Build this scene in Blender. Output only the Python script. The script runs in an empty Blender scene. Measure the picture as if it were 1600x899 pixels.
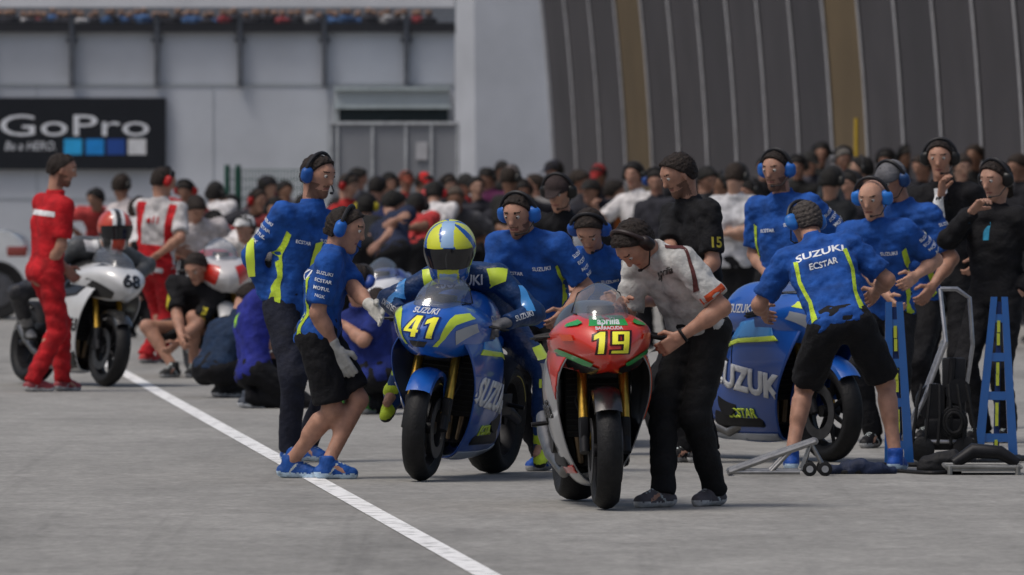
import bpy,bmesh,math,random,time
import numpy as np
from mathutils import Vector as V, Matrix
from mathutils.bvhtree import BVHTree
T0=time.time()
FP=17000.;CH=1.8;HY=240.
sc=bpy.context.scene;COL=sc.collection
rad=math.radians
def W(px,py,Y):
    s=FP/Y;return V(((px-800)/s,Y,CH-(py-HY)/s))
def gy(py): return FP*CH/(py-HY)
rnd=random.Random(4)
# ---------------------------------------------------------------- materials
MC={}
def mat(col,rough=.8,metal=0.,kind='cloth',spec=.3):
    key=(tuple(col),rough,metal,kind)
    if key in MC:return MC[key]
    m=bpy.data.materials.new(kind);m.use_nodes=True;nt=m.node_tree;N=nt.nodes;L=nt.links
    b=N['Principled BSDF'];b.inputs['Roughness'].default_value=rough;b.inputs['Metallic'].default_value=metal
    b.inputs['Specular IOR Level'].default_value=spec
    tc=N.new('ShaderNodeTexCoord');nz=N.new('ShaderNodeTexNoise');nz.inputs['Detail'].default_value=5
    L.new(tc.outputs['Object'],nz.inputs['Vector'])
    sc_,amt,bs,bd={'cloth':(14,.4,38,.4),'skin':(22,.22,60,.08),'paint':(5,.12,0,0),'wall':(.9,.16,9,.08),'metal':(18,.25,40,.05),'rubber':(30,.4,70,.2),'hair':(60,.6,120,.5),'plain':(8,.15,0,0)}[kind]
    nz.inputs['Scale'].default_value=sc_
    mr=N.new('ShaderNodeMapRange');mr.inputs[1].default_value=.3;mr.inputs[2].default_value=.7
    mr.inputs[3].default_value=1-amt;mr.inputs[4].default_value=1+amt*.6;L.new(nz.outputs['Fac'],mr.inputs[0])
    mx=N.new('ShaderNodeVectorMath');mx.operation='SCALE';mx.inputs[0].default_value=col[:3]
    L.new(mr.outputs[0],mx.inputs['Scale']);L.new(mx.outputs[0],b.inputs['Base Color'])
    if kind=='paint':b.inputs['Coat Weight'].default_value=.7;b.inputs['Coat Roughness'].default_value=.06
    if kind=='skin':b.inputs['Subsurface Weight'].default_value=.08;b.inputs['Subsurface Radius'].default_value=(.02,.008,.004)
    if bs:
        n2=N.new('ShaderNodeTexNoise');n2.inputs['Scale'].default_value=bs;n2.inputs['Detail'].default_value=4
        L.new(tc.outputs['Object'],n2.inputs['Vector']);bp=N.new('ShaderNodeBump');bp.inputs['Strength'].default_value=bd
        bp.inputs['Distance'].default_value=.02;L.new(n2.outputs['Fac'],bp.inputs['Height']);L.new(bp.outputs[0],b.inputs['Normal'])
    MC[key]=m;return m
def cl(*c):return mat(c,.85,0,'cloth')
def pt(*c):return mat(c,.28,0,'paint',.5)
BLUE=(.012,.075,.32);LIME=(.46,.62,.04);BLK=(.006,.006,.008);WHT=(.66,.67,.69);RED=(.46,.010,.016)
RUB=mat((.008,.008,.009),.62,0,'rubber');DARK=mat((.012,.012,.014),.5,.3,'metal');ALU=mat((.5,.5,.52),.35,.9,'metal');GOLD=mat((.6,.36,.06),.3,.9,'metal')
# ---------------------------------------------------------------- mesh basics
def mk(name,v,f,mats,parent=None,smooth=True,mi=None,weld=False):
    me=bpy.data.meshes.new(name)
    me.from_pydata(v.tolist() if hasattr(v,'tolist') else [tuple(a) for a in v],[],f.tolist() if hasattr(f,'tolist') else f)
    if not isinstance(mats,(list,tuple)):mats=[mats]
    for m in mats:me.materials.append(m)
    if mi is not None:me.polygons.foreach_set('material_index',np.asarray(mi,dtype=np.int32))
    if weld:
        bm=bmesh.new();bm.from_mesh(me);bmesh.ops.remove_doubles(bm,verts=bm.verts,dist=1e-4);bmesh.ops.recalc_face_normals(bm,faces=bm.faces);bm.to_mesh(me);bm.free()
    me.polygons.foreach_set('use_smooth',[smooth]*len(me.polygons))
    o=bpy.data.objects.new(name,me);COL.objects.link(o)
    if parent:o.parent=parent
    return o
def tag(o,label=None,cat=None,group=None,kind=None):
    if label:o['label']=label
    if cat:o['category']=cat
    if group:o['group']=group
    if kind:o['kind']=kind
    return o
def empty(name,loc,label,cat,group=None,rot=(0,0,0)):
    o=bpy.data.objects.new(name,None);COL.objects.link(o);o.location=loc;o.rotation_euler=rot;o.empty_display_size=.1
    return tag(o,label,cat,group)
class MB:
    def __init__(s):s.v=[];s.f=[];s.m=[]
    def add(s,v,f,m=0):
        n=len(s.v);s.v+=[tuple(a) for a in v];s.f+=[tuple(i+n for i in q) for q in f];s.m+=[m]*len(f);return s
    def box(s,a,b,m=0,bev=.0,M=None):
        bm=bmesh.new();bmesh.ops.create_cube(bm,size=1)
        a=V(a);b=V(b);d=b-a
        for v in bm.verts:v.co=V([a[i]+(v.co[i]+.5)*d[i] for i in range(3)])
        if bev:bmesh.ops.bevel(bm,geom=bm.edges[:],offset=bev,segments=2,affect='EDGES',profile=.5)
        if M:bm.transform(M)
        bm.verts.index_update();s.add([v.co for v in bm.verts],[[v.index for v in f.verts] for f in bm.faces],m);bm.free();return s
    def tube(s,P,r,n=10,m=0,close=False):
        P=[V(p) for p in P];R=r if isinstance(r,(list,tuple)) else [r]*len(P)
        d=(P[1]-P[0]).normalized();u=d.orthogonal().normalized();vs=[];k=len(P)
        for i,p in enumerate(P):
            if close:t=(P[(i+1)%k]-P[i-1]).normalized()
            else:t=((P[min(i+1,k-1)]-P[max(i-1,0)])).normalized()
            u=(u-t*u.dot(t)).normalized();w=t.cross(u)
            vs+=[p+(u*math.cos(a)+w*math.sin(a))*R[i] for a in [2*math.pi*j/n for j in range(n)]]
        f=[]
        for i in range(k if close else k-1):
            for j in range(n):
                a=i*n+j;b=i*n+(j+1)%n;c=((i+1)%k)*n;f.append((a,b,c+(j+1)%n,c+j))
        if not close:f+=[tuple(range(n))[::-1],tuple((k-1)*n+j for j in range(n))]
        return s.add(vs,f,m)
    def lathe(s,prof,c=(0,0,0),ax='x',n=32,m=0,a0=0,a1=2*math.pi):   # prof: (axial,radius)
        c=V(c);vs=[];full=abs(a1-a0-2*math.pi)<1e-4;N=n if full else n+1
        for i in range(N):
            a=a0+(a1-a0)*i/n
            for (t,r) in prof:
                q=(t,r*math.cos(a),r*math.sin(a));vs.append(c+(V(q) if ax=='x' else V((q[1],t,q[2])) if ax=='y' else V((q[1],q[2],t))))
        k=len(prof);f=[]
        for i in range(n):
            for j in range(k-1):
                a=i*k+j;b=((i+1)%N)*k+j;f.append((a,a+1,b+1,b))
        return s.add(vs,f,m)
    def build(s,name,mats,parent=None,smooth=True,ang=True):
        o=mk(name,s.v,s.f,mats,parent,smooth,s.m)
        if smooth and ang:
            me=o.data;bm=bmesh.new();bm.from_mesh(me);bmesh.ops.recalc_face_normals(bm,faces=bm.faces)
            for e in bm.edges:
                if len(e.link_faces)==2 and e.calc_face_angle(0)>.75:e.smooth=False
            bm.to_mesh(me);bm.free()
        return o
def crm(P,n):
    P=np.asarray(P,float);m=len(P);out=[]
    for i in range(m-1):
        p0=P[max(i-1,0)];p1=P[i];p2=P[i+1];p3=P[min(i+2,m-1)]
        for j in range(n):
            t=j/n;out.append(.5*((2*p1)+(-p0+p2)*t+(2*p0-5*p1+4*p2-p3)*t*t+(-p0+3*p1-3*p2+p3)*t**3))
    out.append(P[-1]);return np.array(out)
def loft(name,rows,mats,parent,nu=5,nv=5,mirror=True,mi=None,thick=0):
    R=np.array(rows,float)
    if mirror:R=np.concatenate([R,R[:,-2::-1]*np.array([-1,1,1])],1)
    G=crm(R,nu);G=np.swapaxes(crm(np.swapaxes(G,0,1),nv),0,1)
    a,b=G.shape[:2];v=G.reshape(-1,3)
    f=[(i*b+j,i*b+j+1,(i+1)*b+j+1,(i+1)*b+j) for i in range(a-1) for j in range(b-1)]
    o=mk(name,v,f,mats,parent,True,None,True)
    if thick:
        md=o.modifiers.new('s','SOLIDIFY');md.thickness=thick;md.offset=-1
    return o
# ---------------------------------------------------------------- implicit surfaces
def c(a,b,ra,rb=None,n=None,k=1,cut=()):
    return (np.array(a,float),np.array(b,float),ra,ra if rb is None else rb,None if n is None else np.array(n,float),k,cut)
CO=np.array([(i,j,k) for i in(0,1) for j in(0,1) for k in(0,1)])
ED=[(i,j) for i in range(8) for j in range(i+1,8) if abs(CO[i]-CO[j]).sum()==1]
def surf(prims,h,k=.03,wr=0,seed=0,cuts=(),subs=(),fr=1.):
    lo=np.min([np.minimum(p[0],p[1])-max(p[2],p[3]) for p in prims],0)-3*h-.01
    hi=np.max([np.maximum(p[0],p[1])+max(p[2],p[3]) for p in prims],0)+3*h+.01
    n=np.ceil((hi-lo)/h).astype(int)+1
    xs=[(lo[i]+h*np.arange(n[i])).astype(np.float32) for i in range(3)]
    F=np.full(n,.5,np.float32)
    for (a,b,ra,rb,nn,kk,cut) in prims:
        m=max(ra,rb)+k+2*h+.015;sl=[];
        for i in range(3):
            i0=max(0,int((min(a[i],b[i])-m-lo[i])/h));i1=min(n[i],int((max(a[i],b[i])+m-lo[i])/h)+2);sl.append(slice(i0,i1))
        sl=tuple(sl);X,Y,Z=np.meshgrid(xs[0][sl[0]],xs[1][sl[1]],xs[2][sl[2]],indexing='ij',sparse=True)
        ab=b-a;L2=ab@ab+1e-9;dx=X-a[0];dy=Y-a[1];dz=Z-a[2]
        t=np.clip((dx*ab[0]+dy*ab[1]+dz*ab[2])/L2,0,1);wx=dx-t*ab[0];wy=dy-t*ab[1];wz=dz-t*ab[2]
        if nn is not None:
            q=(wx*nn[0]+wy*nn[1]+wz*nn[2])*(kk-1);wx=wx+q*nn[0];wy=wy+q*nn[1];wz=wz+q*nn[2]
        d=np.sqrt(wx*wx+wy*wy+wz*wz)-(ra+(rb-ra)*t)
        for (cp,cn) in cut:d=np.maximum(d,dx*cn[0]+dy*cn[1]+dz*cn[2]-((cp[0]-a[0])*cn[0]+(cp[1]-a[1])*cn[1]+(cp[2]-a[2])*cn[2]))
        f=F[sl];hh=np.clip(.5+.5*(f-d)/k,0,1);F[sl]=f*(1-hh)+d*hh-k*hh*(1-hh)
    X,Y,Z=np.meshgrid(*xs,indexing='ij',sparse=True)
    if wr:
        rs=np.random.RandomState(seed);w=0
        for q in range(5):
            kx,ky,kz=rs.normal(size=3)*np.array([13,13,19])*(1+.35*q)*fr
            w=w+(1-2*np.abs(np.sin(X*kx+Y*ky+Z*kz+rs.rand()*6+1.3*np.sin(X*ky*.5-Z*kx*.6+q))))*(.75**q)
        F=F+w*wr
    for (cp,cn) in cuts:F=np.maximum(F,(X-cp[0])*cn[0]+(Y-cp[1])*cn[1]+(Z-cp[2])*cn[2])
    for (cp,r) in subs:F=np.maximum(F,r-np.sqrt((X-cp[0])**2+(Y-cp[1])**2+(Z-cp[2])**2))
    s=F<0;cnt=np.zeros(n-1,np.int8)
    for q in CO:cnt+=s[q[0]:n[0]-1+q[0],q[1]:n[1]-1+q[1],q[2]:n[2]-1+q[2]]
    act=(cnt>0)&(cnt<8);I=np.argwhere(act);vals=[F[I[:,0]+q[0],I[:,1]+q[1],I[:,2]+q[2]] for q in CO]
    acc=np.zeros((len(I),3));cc=np.zeros(len(I))
    for (i,j) in ED:
        fa,fb=vals[i],vals[j];m=(fa<0)!=(fb<0);t=np.where(m,fa/np.where(m,fa-fb,1),0)
        acc+=m[:,None]*(CO[i]+t[:,None]*(CO[j]-CO[i]));cc+=m
    v=(acc/cc[:,None]+I)*h+lo
    idx=np.full(n-1,-1,np.int32);idx[act]=np.arange(len(I));fs=[]
    for ax in range(3):
        S=np.moveaxis(s,[ax,(ax+1)%3,(ax+2)%3],[0,1,2]);D=np.moveaxis(idx,[ax,(ax+1)%3,(ax+2)%3],[0,1,2])
        a=S[:-1,1:-1,1:-1];b=S[1:,1:-1,1:-1];m=a!=b
        q=np.stack([D[:,:-1,:-1][m],D[:,1:,:-1][m],D[:,1:,1:][m],D[:,:-1,1:][m]],1);fl=~a[m]
        q[fl]=q[fl][:,::-1];fs.append(q)
    return v,np.concatenate(fs)
def joinm(parts):
    vs=[];fs=[];mi=[];o=0
    for v,f,m in parts:
        vs.append(v);fs.append(f+o);mi.append(np.full(len(f),m) if np.isscalar(m) else m);o+=len(v)
    return np.concatenate(vs),np.concatenate(fs),np.concatenate(mi)
# ---------------------------------------------------------------- decals
TC={}
def subdiv(bm,L):
    bmesh.ops.triangulate(bm,faces=bm.faces[:])
    for _ in range(6):
        e=[e for e in bm.edges if e.calc_length()>L]
        if not e:break
        bmesh.ops.subdivide_edges(bm,edges=e,cuts=1);bmesh.ops.triangulate(bm,faces=[f for f in bm.faces if len(f.verts)>3])
def txt(s,h,shear=0,bold=.02,L=.03,wide=1.):
    key=(s,shear,bold)
    if key not in TC:
        cu=bpy.data.curves.new('t','FONT');cu.body=s;cu.align_x='CENTER';cu.align_y='CENTER';cu.resolution_u=3;cu.offset=bold;cu.shear=shear
        o=bpy.data.objects.new('t',cu);COL.objects.link(o);dg=bpy.context.evaluated_depsgraph_get();me=o.evaluated_get(dg).to_mesh()
        TC[key]=([tuple(v.co) for v in me.vertices],[tuple(p.vertices) for p in me.polygons]);o.evaluated_get(dg).to_mesh_clear()
        bpy.data.objects.remove(o)
    v,f=TC[key];k=h/.72;bm=bmesh.new();vv=[bm.verts.new((a[0]*k*wide,a[1]*k,0)) for a in v]
    for q in f:
        try:bm.faces.new([vv[i] for i in q])
        except Exception:pass
    subdiv(bm,L);bm.verts.index_update();r=([tuple(v.co) for v in bm.verts],[[v.index for v in f.verts] for f in bm.faces]);bm.free();return r
def poly(pts,L=.03):
    bm=bmesh.new();bm.faces.new([bm.verts.new((p[0],p[1],0)) for p in pts]);subdiv(bm,L);bm.verts.index_update()
    r=([tuple(v.co) for v in bm.verts],[[v.index for v in f.verts] for f in bm.faces]);bm.free();return r
def strokes(lines,h,w,L=.018):
    # block digits drawn as thick poly strokes; lines in a 0..1 box, each a list of convex quads
    bm=bmesh.new();vs=[];fs=[]
    for q in lines:
        g=poly([((x-.5)*w,(y-.5)*h) for x,y in q],L);n=len(vs);vs+=g[0];fs+=[[i+n for i in f] for f in g[1]]
    return vs,fs
def digit(ch,x0,x1,t,b=0):
    # t: stroke thickness (fraction), b: border growth ; returns quads in 0..1
    def R(a,c_,d,e):return [(a-b,c_-b*1.0),(d+b,c_-b*1.0),(d+b,e+b*1.0),(a-b,e+b*1.0)]
    m=.5;T=t*.9
    if ch=='4':return [R(x1-t*1.35,0,x1-t*.35,1),R(x0,.22,x1,.22+T),[(x0-b,.22+T),(x0+t*.9+b,.22+T),(x1-t*1.0,1+b),(x1-t*1.6-b,1+b)]]
    if ch=='1':xm=(x0+x1)/2;return [R(xm-t*.3,0,xm+t*.7,1),[(xm-t*1.2-b,.62-b),(xm-t*.2,.74-b),(xm-t*.2,1+b),(xm-t*1.2-b,.84+b)]]
    if ch=='9':return [R(x1-t,0,x1,1),R(x0,1-T,x1,1),R(x0,.42,x1,.42+T),R(x0,.42,x0+t,1),R(x0,0,x1,T)]
ST=digit
def number(s,h,w,t,b=0):
    out=[];n=len(s);g=.06
    for i,ch in enumerate(s):
        x0=i/n+g/2;x1=(i+1)/n-g/2;out+=ST(ch,x0,x1,t,b)
    sh=.14
    return strokes([[(x+(y-.5)*sh*h/w,y) for x,y in q] for q in out],h,w)
BV={};BC={}
def decal(o,geo,m,cen,N,U,off=.002,st=.5,maxd=1.2):
    BC[o.name]=BC.get(o.name,0)+1;off=off+.0006*BC[o.name]
    if o.name not in BV:
        me=o.data;BV[o.name]=BVHTree.FromPolygons([v.co.copy() for v in me.vertices],[tuple(p.vertices) for p in me.polygons])
    bv=BV[o.name];N=V(N).normalized();U=V(U);U=(U-N*U.dot(N)).normalized();R=U.cross(N);cen=V(cen)
    vs,fs=geo;pos=[];ok=[]
    for a in vs:
        p=cen+R*a[0]+U*a[1]+N*st;h=bv.ray_cast(p,-N,maxd)
        if h[0] is None:ok.append(False);pos.append(p)
        else:
            nn=h[1] if h[1].dot(N)>0 else -h[1];ok.append(nn.dot(N)>.06);pos.append(h[0]+(nn+N*.4).normalized()*off)
    F=[]
    for f in fs:
        if all(ok[i] for i in f) and max((pos[f[i]]-pos[f[i-1]]).length for i in range(len(f)))<.12:F.append(f)
    if not F:return
    me=o.data;bm=bmesh.new();bm.from_mesh(me);mi=len(me.materials);me.materials.append(m);vv=[bm.verts.new(p) for p in pos]
    for f in F:
        try:q=bm.faces.new([vv[i] for i in f])
        except ValueError:continue
        q.material_index=mi;q.smooth=True
        q.normal_update()
        if q.normal.dot(N)<0:q.normal_flip()
    for x in vv:
        if not x.link_faces:bm.verts.remove(x)
    bm.to_mesh(me);bm.free()
# ---------------------------------------------------------------- people
def ik(a,t,l1,l2,pole):
    d=t-a;L=min(d.length,(l1+l2)*.995);u=d.normalized();x=(l1*l1-l2*l2+L*L)/(2*L);hh=math.sqrt(max(0,l1*l1-x*x))
    p=(pole-u*pole.dot(u)).normalized();return a+u*x+p*hh,a+u*L
def handprims(w,d,n,left,curl,e=0,sc_=1.):
    d=d.normalized();n=(n-d*n.dot(d)).normalized();s=(n.cross(d) if left else d.cross(n));P=[]
    q=sc_
    for k_ in(-.026,-.009,.009,.026):P.append(c(w+s*k_*.7*q,w+(d*.085+s*k_)*q,(.019+e)*q,(.013+e)*q))
    for i,(L,r) in enumerate(((.068,.0088),(.078,.0092),(.072,.0088),(.056,.0078))):
        p=w+(d*.088+s*(.031-.0205*i))*q
        for j,(kk,a) in enumerate(((.44,.45),(.32,1.15),(.24,1.7))):
            th=curl*a;dd=d*math.cos(th)+n*math.sin(th)+s*(.12-.08*i)*(1-min(curl,1));p2=p+dd*L*kk*q;P.append(c(p,p2,(r-.0006*j+e)*q,(r-.0006*(j+1)+e)*q));p=p2
    p=w+(d*.02+s*.03)*q;p2=p+(d*.6+s*.65+n*.35).normalized()*.045*q;P.append(c(p,p2,(.013+e)*q,(.0115+e)*q));p3=p2+(d*.85+s*.1+n*(.2+.5*min(curl,1))).normalized()*.038*q;P.append(c(p2,p3,(.0112+e)*q,(.0095+e)*q))
    return P
SK=(.40,.22,.15)
def person(label,py,pel,neck,head,hands,feet,yaw,fit,H=1.78,hyaw=None,hp=20,res=.013,tw=0,curl=1.0,pole=(None,None),kpole=None,lean=None,group=None,fine=True,Y=None,pn=(None,None),fp=0,X=None):
    if Y is None:Y=gy(py)
    h=H/1.78;ya=rad(yaw);F0=V((math.sin(ya),-math.cos(ya),0));A0=V((math.cos(ya),math.sin(ya),0));Z=V((0,0,1))
    sg=lean if lean is not None else (1 if F0.y>0 else -1)
    def T(q,z=None):
        if isinstance(q,V):return q.copy()
        return W(q[0],q[1],Y+(q[2] if len(q)>2 else 0))
    P=T(pel);N=T(neck)
    if not isinstance(neck,V) and len(neck)==2:
        pr=V((N.x-P.x,0,N.z-P.z)).length;N.y=P.y+sg*math.sqrt(max(0,(.52*h)**2-pr*pr))
    HC=T(head)
    if not isinstance(head,V) and len(head)==2:
        pr=V((HC.x-N.x,0,HC.z-N.z)).length;HC.y=N.y+sg*math.sqrt(max(0,(.19*h)**2-pr*pr))
    FT=[]
    for q in feet:
        if isinstance(q,V):FT.append(q.copy())
        else:
            s=FP/Y;FT.append(V(((q[0]-800)/s,Y+q[1],.085+(q[2] if len(q)>2 else 0))))
    base=V(((FT[0].x+FT[1].x)/2,(FT[0].y+FT[1].y)/2,0));root=empty('person',base,label,'person',group)
    P-=base;N-=base;HC-=base;FT=[q-base for q in FT]
    U=(N-P).normalized();A=(A0-U*A0.dot(U)).normalized();at=ya+rad(tw);A1=V((math.cos(at),math.sin(at),0));A1=(A1-U*A1.dot(U)).normalized();F=A1.cross(U)
    bend=max(0,1-U.z);C=P.lerp(N,.66)-F*(.012+.07*bend)
    S=[N+A1*.178*h-U*.05*h,N-A1*.178*h-U*.05*h]
    hips=[P+A*.088*h-U*.03,P-A*.088*h-U*.03]
    hy=rad(yaw if hyaw is None else hyaw);hpi=rad(hp)
    hf=V((math.sin(hy)*math.cos(hpi),-math.cos(hy)*math.cos(hpi),-math.sin(hpi)));hu=V((math.sin(hy)*math.sin(hpi),-math.cos(hy)*math.sin(hpi),math.cos(hpi)));hl=hu.cross(hf)
    arms=[];
    for i,sd in((0,1),(1,-1)):
        t=hands[i];t=(T(t)-base) if t is not None else S[i]+A1*sd*.07+F0*.1-Z*.56*h
        pl=pole[i] if pole[i] else (-F*.5-Z*.7+A1*sd*.45)
        el,t=ik(S[i],t,.295*h,.325*h,V(pl));w=el+(t-el)*(.255/.325);arms.append((el,w,(t-el).normalized()))
    legs=[]
    for i,sd in((0,1),(1,-1)):
        kp=V(kpole[i]) if kpole and kpole[i] else F0+A0*sd*.25
        kn,an=ik(hips[i],FT[i],.43*h,.42*h,kp);legs.append((kn,FT[i] if (an-FT[i]).length<.04 else an))
    def torso(e):
        return [c(P+A*.065*h,P-A*.065*h,.102+e,None,F,1.1),c(P+A*.045*h,C+A*.06*h,.096+e,.114+e,F,1.22),c(P-A*.045*h,C-A*.06*h,.096+e,.114+e,F,1.22),
          c(C+A1*.065*h,N+A1*.095*h-U*.085*h,.114+e,.080+e,F,1.18),c(C-A1*.065*h,N-A1*.095*h-U*.085*h,.114+e,.080+e,F,1.18),
          c(N-U*.03,S[0],.054+e,.058+e),c(N-U*.03,S[1],.054+e,.058+e),c(P-F*.04+A*.05-U*.03,P-F*.04-A*.05-U*.03,.082+e)]
    nb=HC-hf*.03-hu*.06
    body=torso(-.004)+[c(N-U*.04,nb,.058,.054)]
    for i in(0,1):
        el,w,d=arms[i];kn,an=legs[i];sh=(an-kn)
        body+=[c(S[i],el,.052,.040),c(el,el.lerp(w,.35),.041,.042),c(el.lerp(w,.3),w,.042,.027),c(hips[i],kn,.086,.054),c(kn,an,.052,.036)]
        cb=kn+sh*.3-(F0*.024);body.append(c(cb-sh*.08,cb+sh*.14,.054,.044))
        body.append(c(an,an+F0*.1-Z*.05,.034,.026))
    skc=fit.get('skin',SK);skin=mat(skc,.55,0,'skin');hairc=fit.get('hair',(.02,.013,.01));hm=mat(hairc or (.03,.02,.015),.7,0,'hair');lip=mat((.25,.095,.08),.5,0,'skin');stub=mat(tuple(a*.4 for a in skc),.7,0,'skin')
    hd=[c(HC-hf*.022+hu*.024,HC+hf*.012+hu*.028,.089,.083,hl,1.13),c(HC+hf*.028+hu*.005,HC+hf*.038-hu*.068,.068,.045,hl,1.08),c(HC+hf*.05-hu*.092,HC+hf*.06-hu*.094,.026),
        c(HC+hf*.085+hu*.024,HC+hf*.102-hu*.014,.009,.014),c(HC-hf*.01-hu*.05,nb,.055,.054),c(nb,N-U*.02,.055,.058),
        c(HC+hl*.079+hu*.012,HC+hl*.081-hu*.02,.016,.011,hl,1.6),c(HC-hl*.079+hu*.012,HC-hl*.081-hu*.02,.016,.011,hl,1.6),c(HC+hf*.074+hu*.045+hl*.03,HC+hf*.074+hu*.045-hl*.03,.014)]
    hres=.0065 if fine else .013
    v,f=surf(body,res,.03);parts=[(v,f,0)]
    vh,fh=surf(hd,hres,.014,subs=[(HC+hf*.108+hu*.022+hl*.034,.019),(HC+hf*.108+hu*.022-hl*.034,.019)] if fine else ())
    cen=vh[fh].mean(1)-np.array(HC);cf=cen@np.array(hf);cu=cen@np.array(hu);cr=np.abs(cen@np.array(hl))
    mi=np.zeros(len(fh),int);mi[(cr<.024)&(cu<-.048)&(cu>-.060)&(cf>.06)]=1
    if fit.get('beard'):mi[(mi==0)&(cf>-.01)&(cu>-.125)&((cu<-.066)|((cu<-.03)&(cr>.045))|((cu<-.036)&(cu>-.046)&(cr<.03)))]=3
    mi[(cr<.05)&(cr>.016)&(cu>.043)&(cu<.051)&(cf>.05)]=2
    if not fit.get('helmet'):parts.append((vh,fh,mi))
    gl=fit.get('glove');hand_parts=[]
    for i in(0,1):
        el,w,d=arms[i];n=pn[i] if pn[i] else (-A1*(1 if i==0 else -1)*.8+F*.1-Z*.25)
        cu_=curl[i] if isinstance(curl,(tuple,list)) else curl
        hp_=handprims(w,d,V(n),i==0,cu_,.0035 if gl else 0,h*(1.08 if gl else 1.))
        hp_.append(c(w-d*.06 if gl else w-d*.03,w+d*.015,.036 if gl else .027,.026 if gl else .024,None,1))
        hv,hf_=surf(hp_,.0062 if fine else .011,.007)
        (hand_parts if gl else parts).append((hv,hf_,0))
    v,f,m=joinm(parts);bo=mk('body',v,f,[skin,lip,hm,stub],root,True,m)
    if gl:
        for hp_ in hand_parts:mk('glove',hp_[0],hp_[1],mat(gl,.7,0,'cloth'),root)
    sd_=rnd.randint(0,9999);suit=fit.get('suit');wr=.0042 if fine else .004
    e=.015 if not suit else .016;tp=torso(e);slv=fit.get('sleeve','s');tc_=mat(fit['top'],.85 if not suit else .45,0,'cloth')
    for i in(0,1):
        el,w,d=arms[i];ua=(el-S[i])
        if slv=='s':
            ce=S[i]+ua*.80;tp.append(c(S[i],S[i]+ua,.072,.070,None,1,[(ce,ua.normalized())]))
        elif slv=='l':
            tp+= [c(S[i],el,.072,.058),c(el,w,.058,.044,None,1,[(w-d*.01,d)])]
        else:tp.append(c(S[i],S[i]+ua*.05,.06))
    tp.append(c(N-U*.03,N+(nb-N)*.45,.072,.068,None,1,[(N+(nb-N)*.4,(nb-N).normalized())]))
    cuts=[] if suit else [(P-U*(.085 if not fit.get('long') else .12),-U)]
    if suit:tp.append(c(N-F*.07-U*.12,N-F*.07-U*.2,.06,.05))
    v,f=surf(tp,res,.026,wr*(.6 if suit else 1),sd_,cuts);shirt=mk(fit.get('topname','shirt'),v,f,tc_,root)
    bp=[c(P+A*.06,P-A*.06,.112,None,F,1.1),c(P-F*.04+A*.05-U*.03,P-F*.04-A*.05-U*.03,.095),c(P+U*.06+A*.05,P+U*.06-A*.05,.106,None,F,1.15)]
    for i in(0,1):
        kn,an=legs[i];th=kn-hips[i];sh=an-kn
        if fit.get('shorts'):
            bp.append(c(hips[i],kn,.103,.094,None,1,[(hips[i]+th*.88,th.normalized())]))
        else:
            q=0 if suit else .008;bp+=[c(hips[i],kn,.098,.066+q),c(kn,an,.066+q,.052+q,None,1,[(an-sh.normalized()*(-.02 if not suit else .16),sh.normalized())])]
    v,f=surf(bp,res,.026,wr*.85,sd_+1,[(P+U*.10,U)]);legm=mk('shorts' if fit.get('shorts') else 'trousers',v,f,mat(fit.get('bot',BLK),.85 if not suit else .45,0,'cloth'),root)
    shm=mat(fit.get('shoe',BLK),.6,0,'cloth');sol=mat(fit.get('sole',(.35,.35,.35)),.6,0,'rubber');acc=mat(fit.get('lace',(.45,.5,.5)),.6,0,'cloth')
    for i,sd in((0,1),(1,-1)):
        kn,an=legs[i];a=ya+rad(10*sd+(fit.get('fy',(0,0))[i]));pf=rad(fp if not isinstance(fp,(tuple,list)) else fp[i])
        fd=V((math.sin(a)*math.cos(pf),-math.cos(a)*math.cos(pf),-math.sin(pf)));fu=V((math.sin(a)*math.sin(pf),-math.cos(a)*math.sin(pf),math.cos(pf)));fl_=fu.cross(fd)
        sp=[c(an-fu*.045-fd*.038,an+fd*.10-fu*.050,.039,.037),c(an+fu*.018,an-fu*.04,.046,.045),c(an+fd*.135-fu*.056,an+fd*.10-fu*.054,.037,.039),c(an+fd*.03-fu*.01,an+fd*.09-fu*.036,.036,.034)]
        if suit:sp.append(c(an,an+(kn-an)*.42,.046,.060))
        cts=[(an-fu*.085,-fu)]
        if not suit:cts.append((an+fu*.045,fu))
        v,f=surf(sp,.008 if fine else .016,.014,0,0,cts)
        q=v[f].mean(1)-np.array(an);z=q@np.array(fu);qf=q@np.array(fd);ql=np.abs(q@np.array(fl_));mi=(z<(-.057+np.clip(-qf,0,.06)*.2)).astype(int)
        if fine and not suit:mi[(mi==0)&(qf>.03)&(qf<.11)&(ql<.018)&(np.sin(qf*300)>.4)]=2;mi[(mi==0)&(ql>.03)&(np.abs(qf-.03-(z+.03)*.8)<.006)]=2
        if suit:mi[(mi==0)&((qf>.085)|((z>.02)&(z<.07))|((z>.12)&(z<.135)))]=2
        mk('boot' if suit else 'shoe',v,f,[shm,sol,acc],root,True,mi)
    if fine and not fit.get('helmet'):
        for sd in(1,-1):
            b=MB()
            for (o_,r,m_) in((HC+hf*.079+hu*.022+hl*.033*sd,.0135,0),(HC+hf*.086+hu*.021+hl*.033*sd,.0078,1)):
                b.lathe([(r*math.cos(t),max(.0002,r*math.sin(t))) for t in np.linspace(0,math.pi,7)],o_,'x',10,m_)
            b.build('eye',[mat((.45,.43,.40),.3,0,'plain'),mat((.015,.01,.008),.2,0,'plain')],root,True,False)
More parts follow.
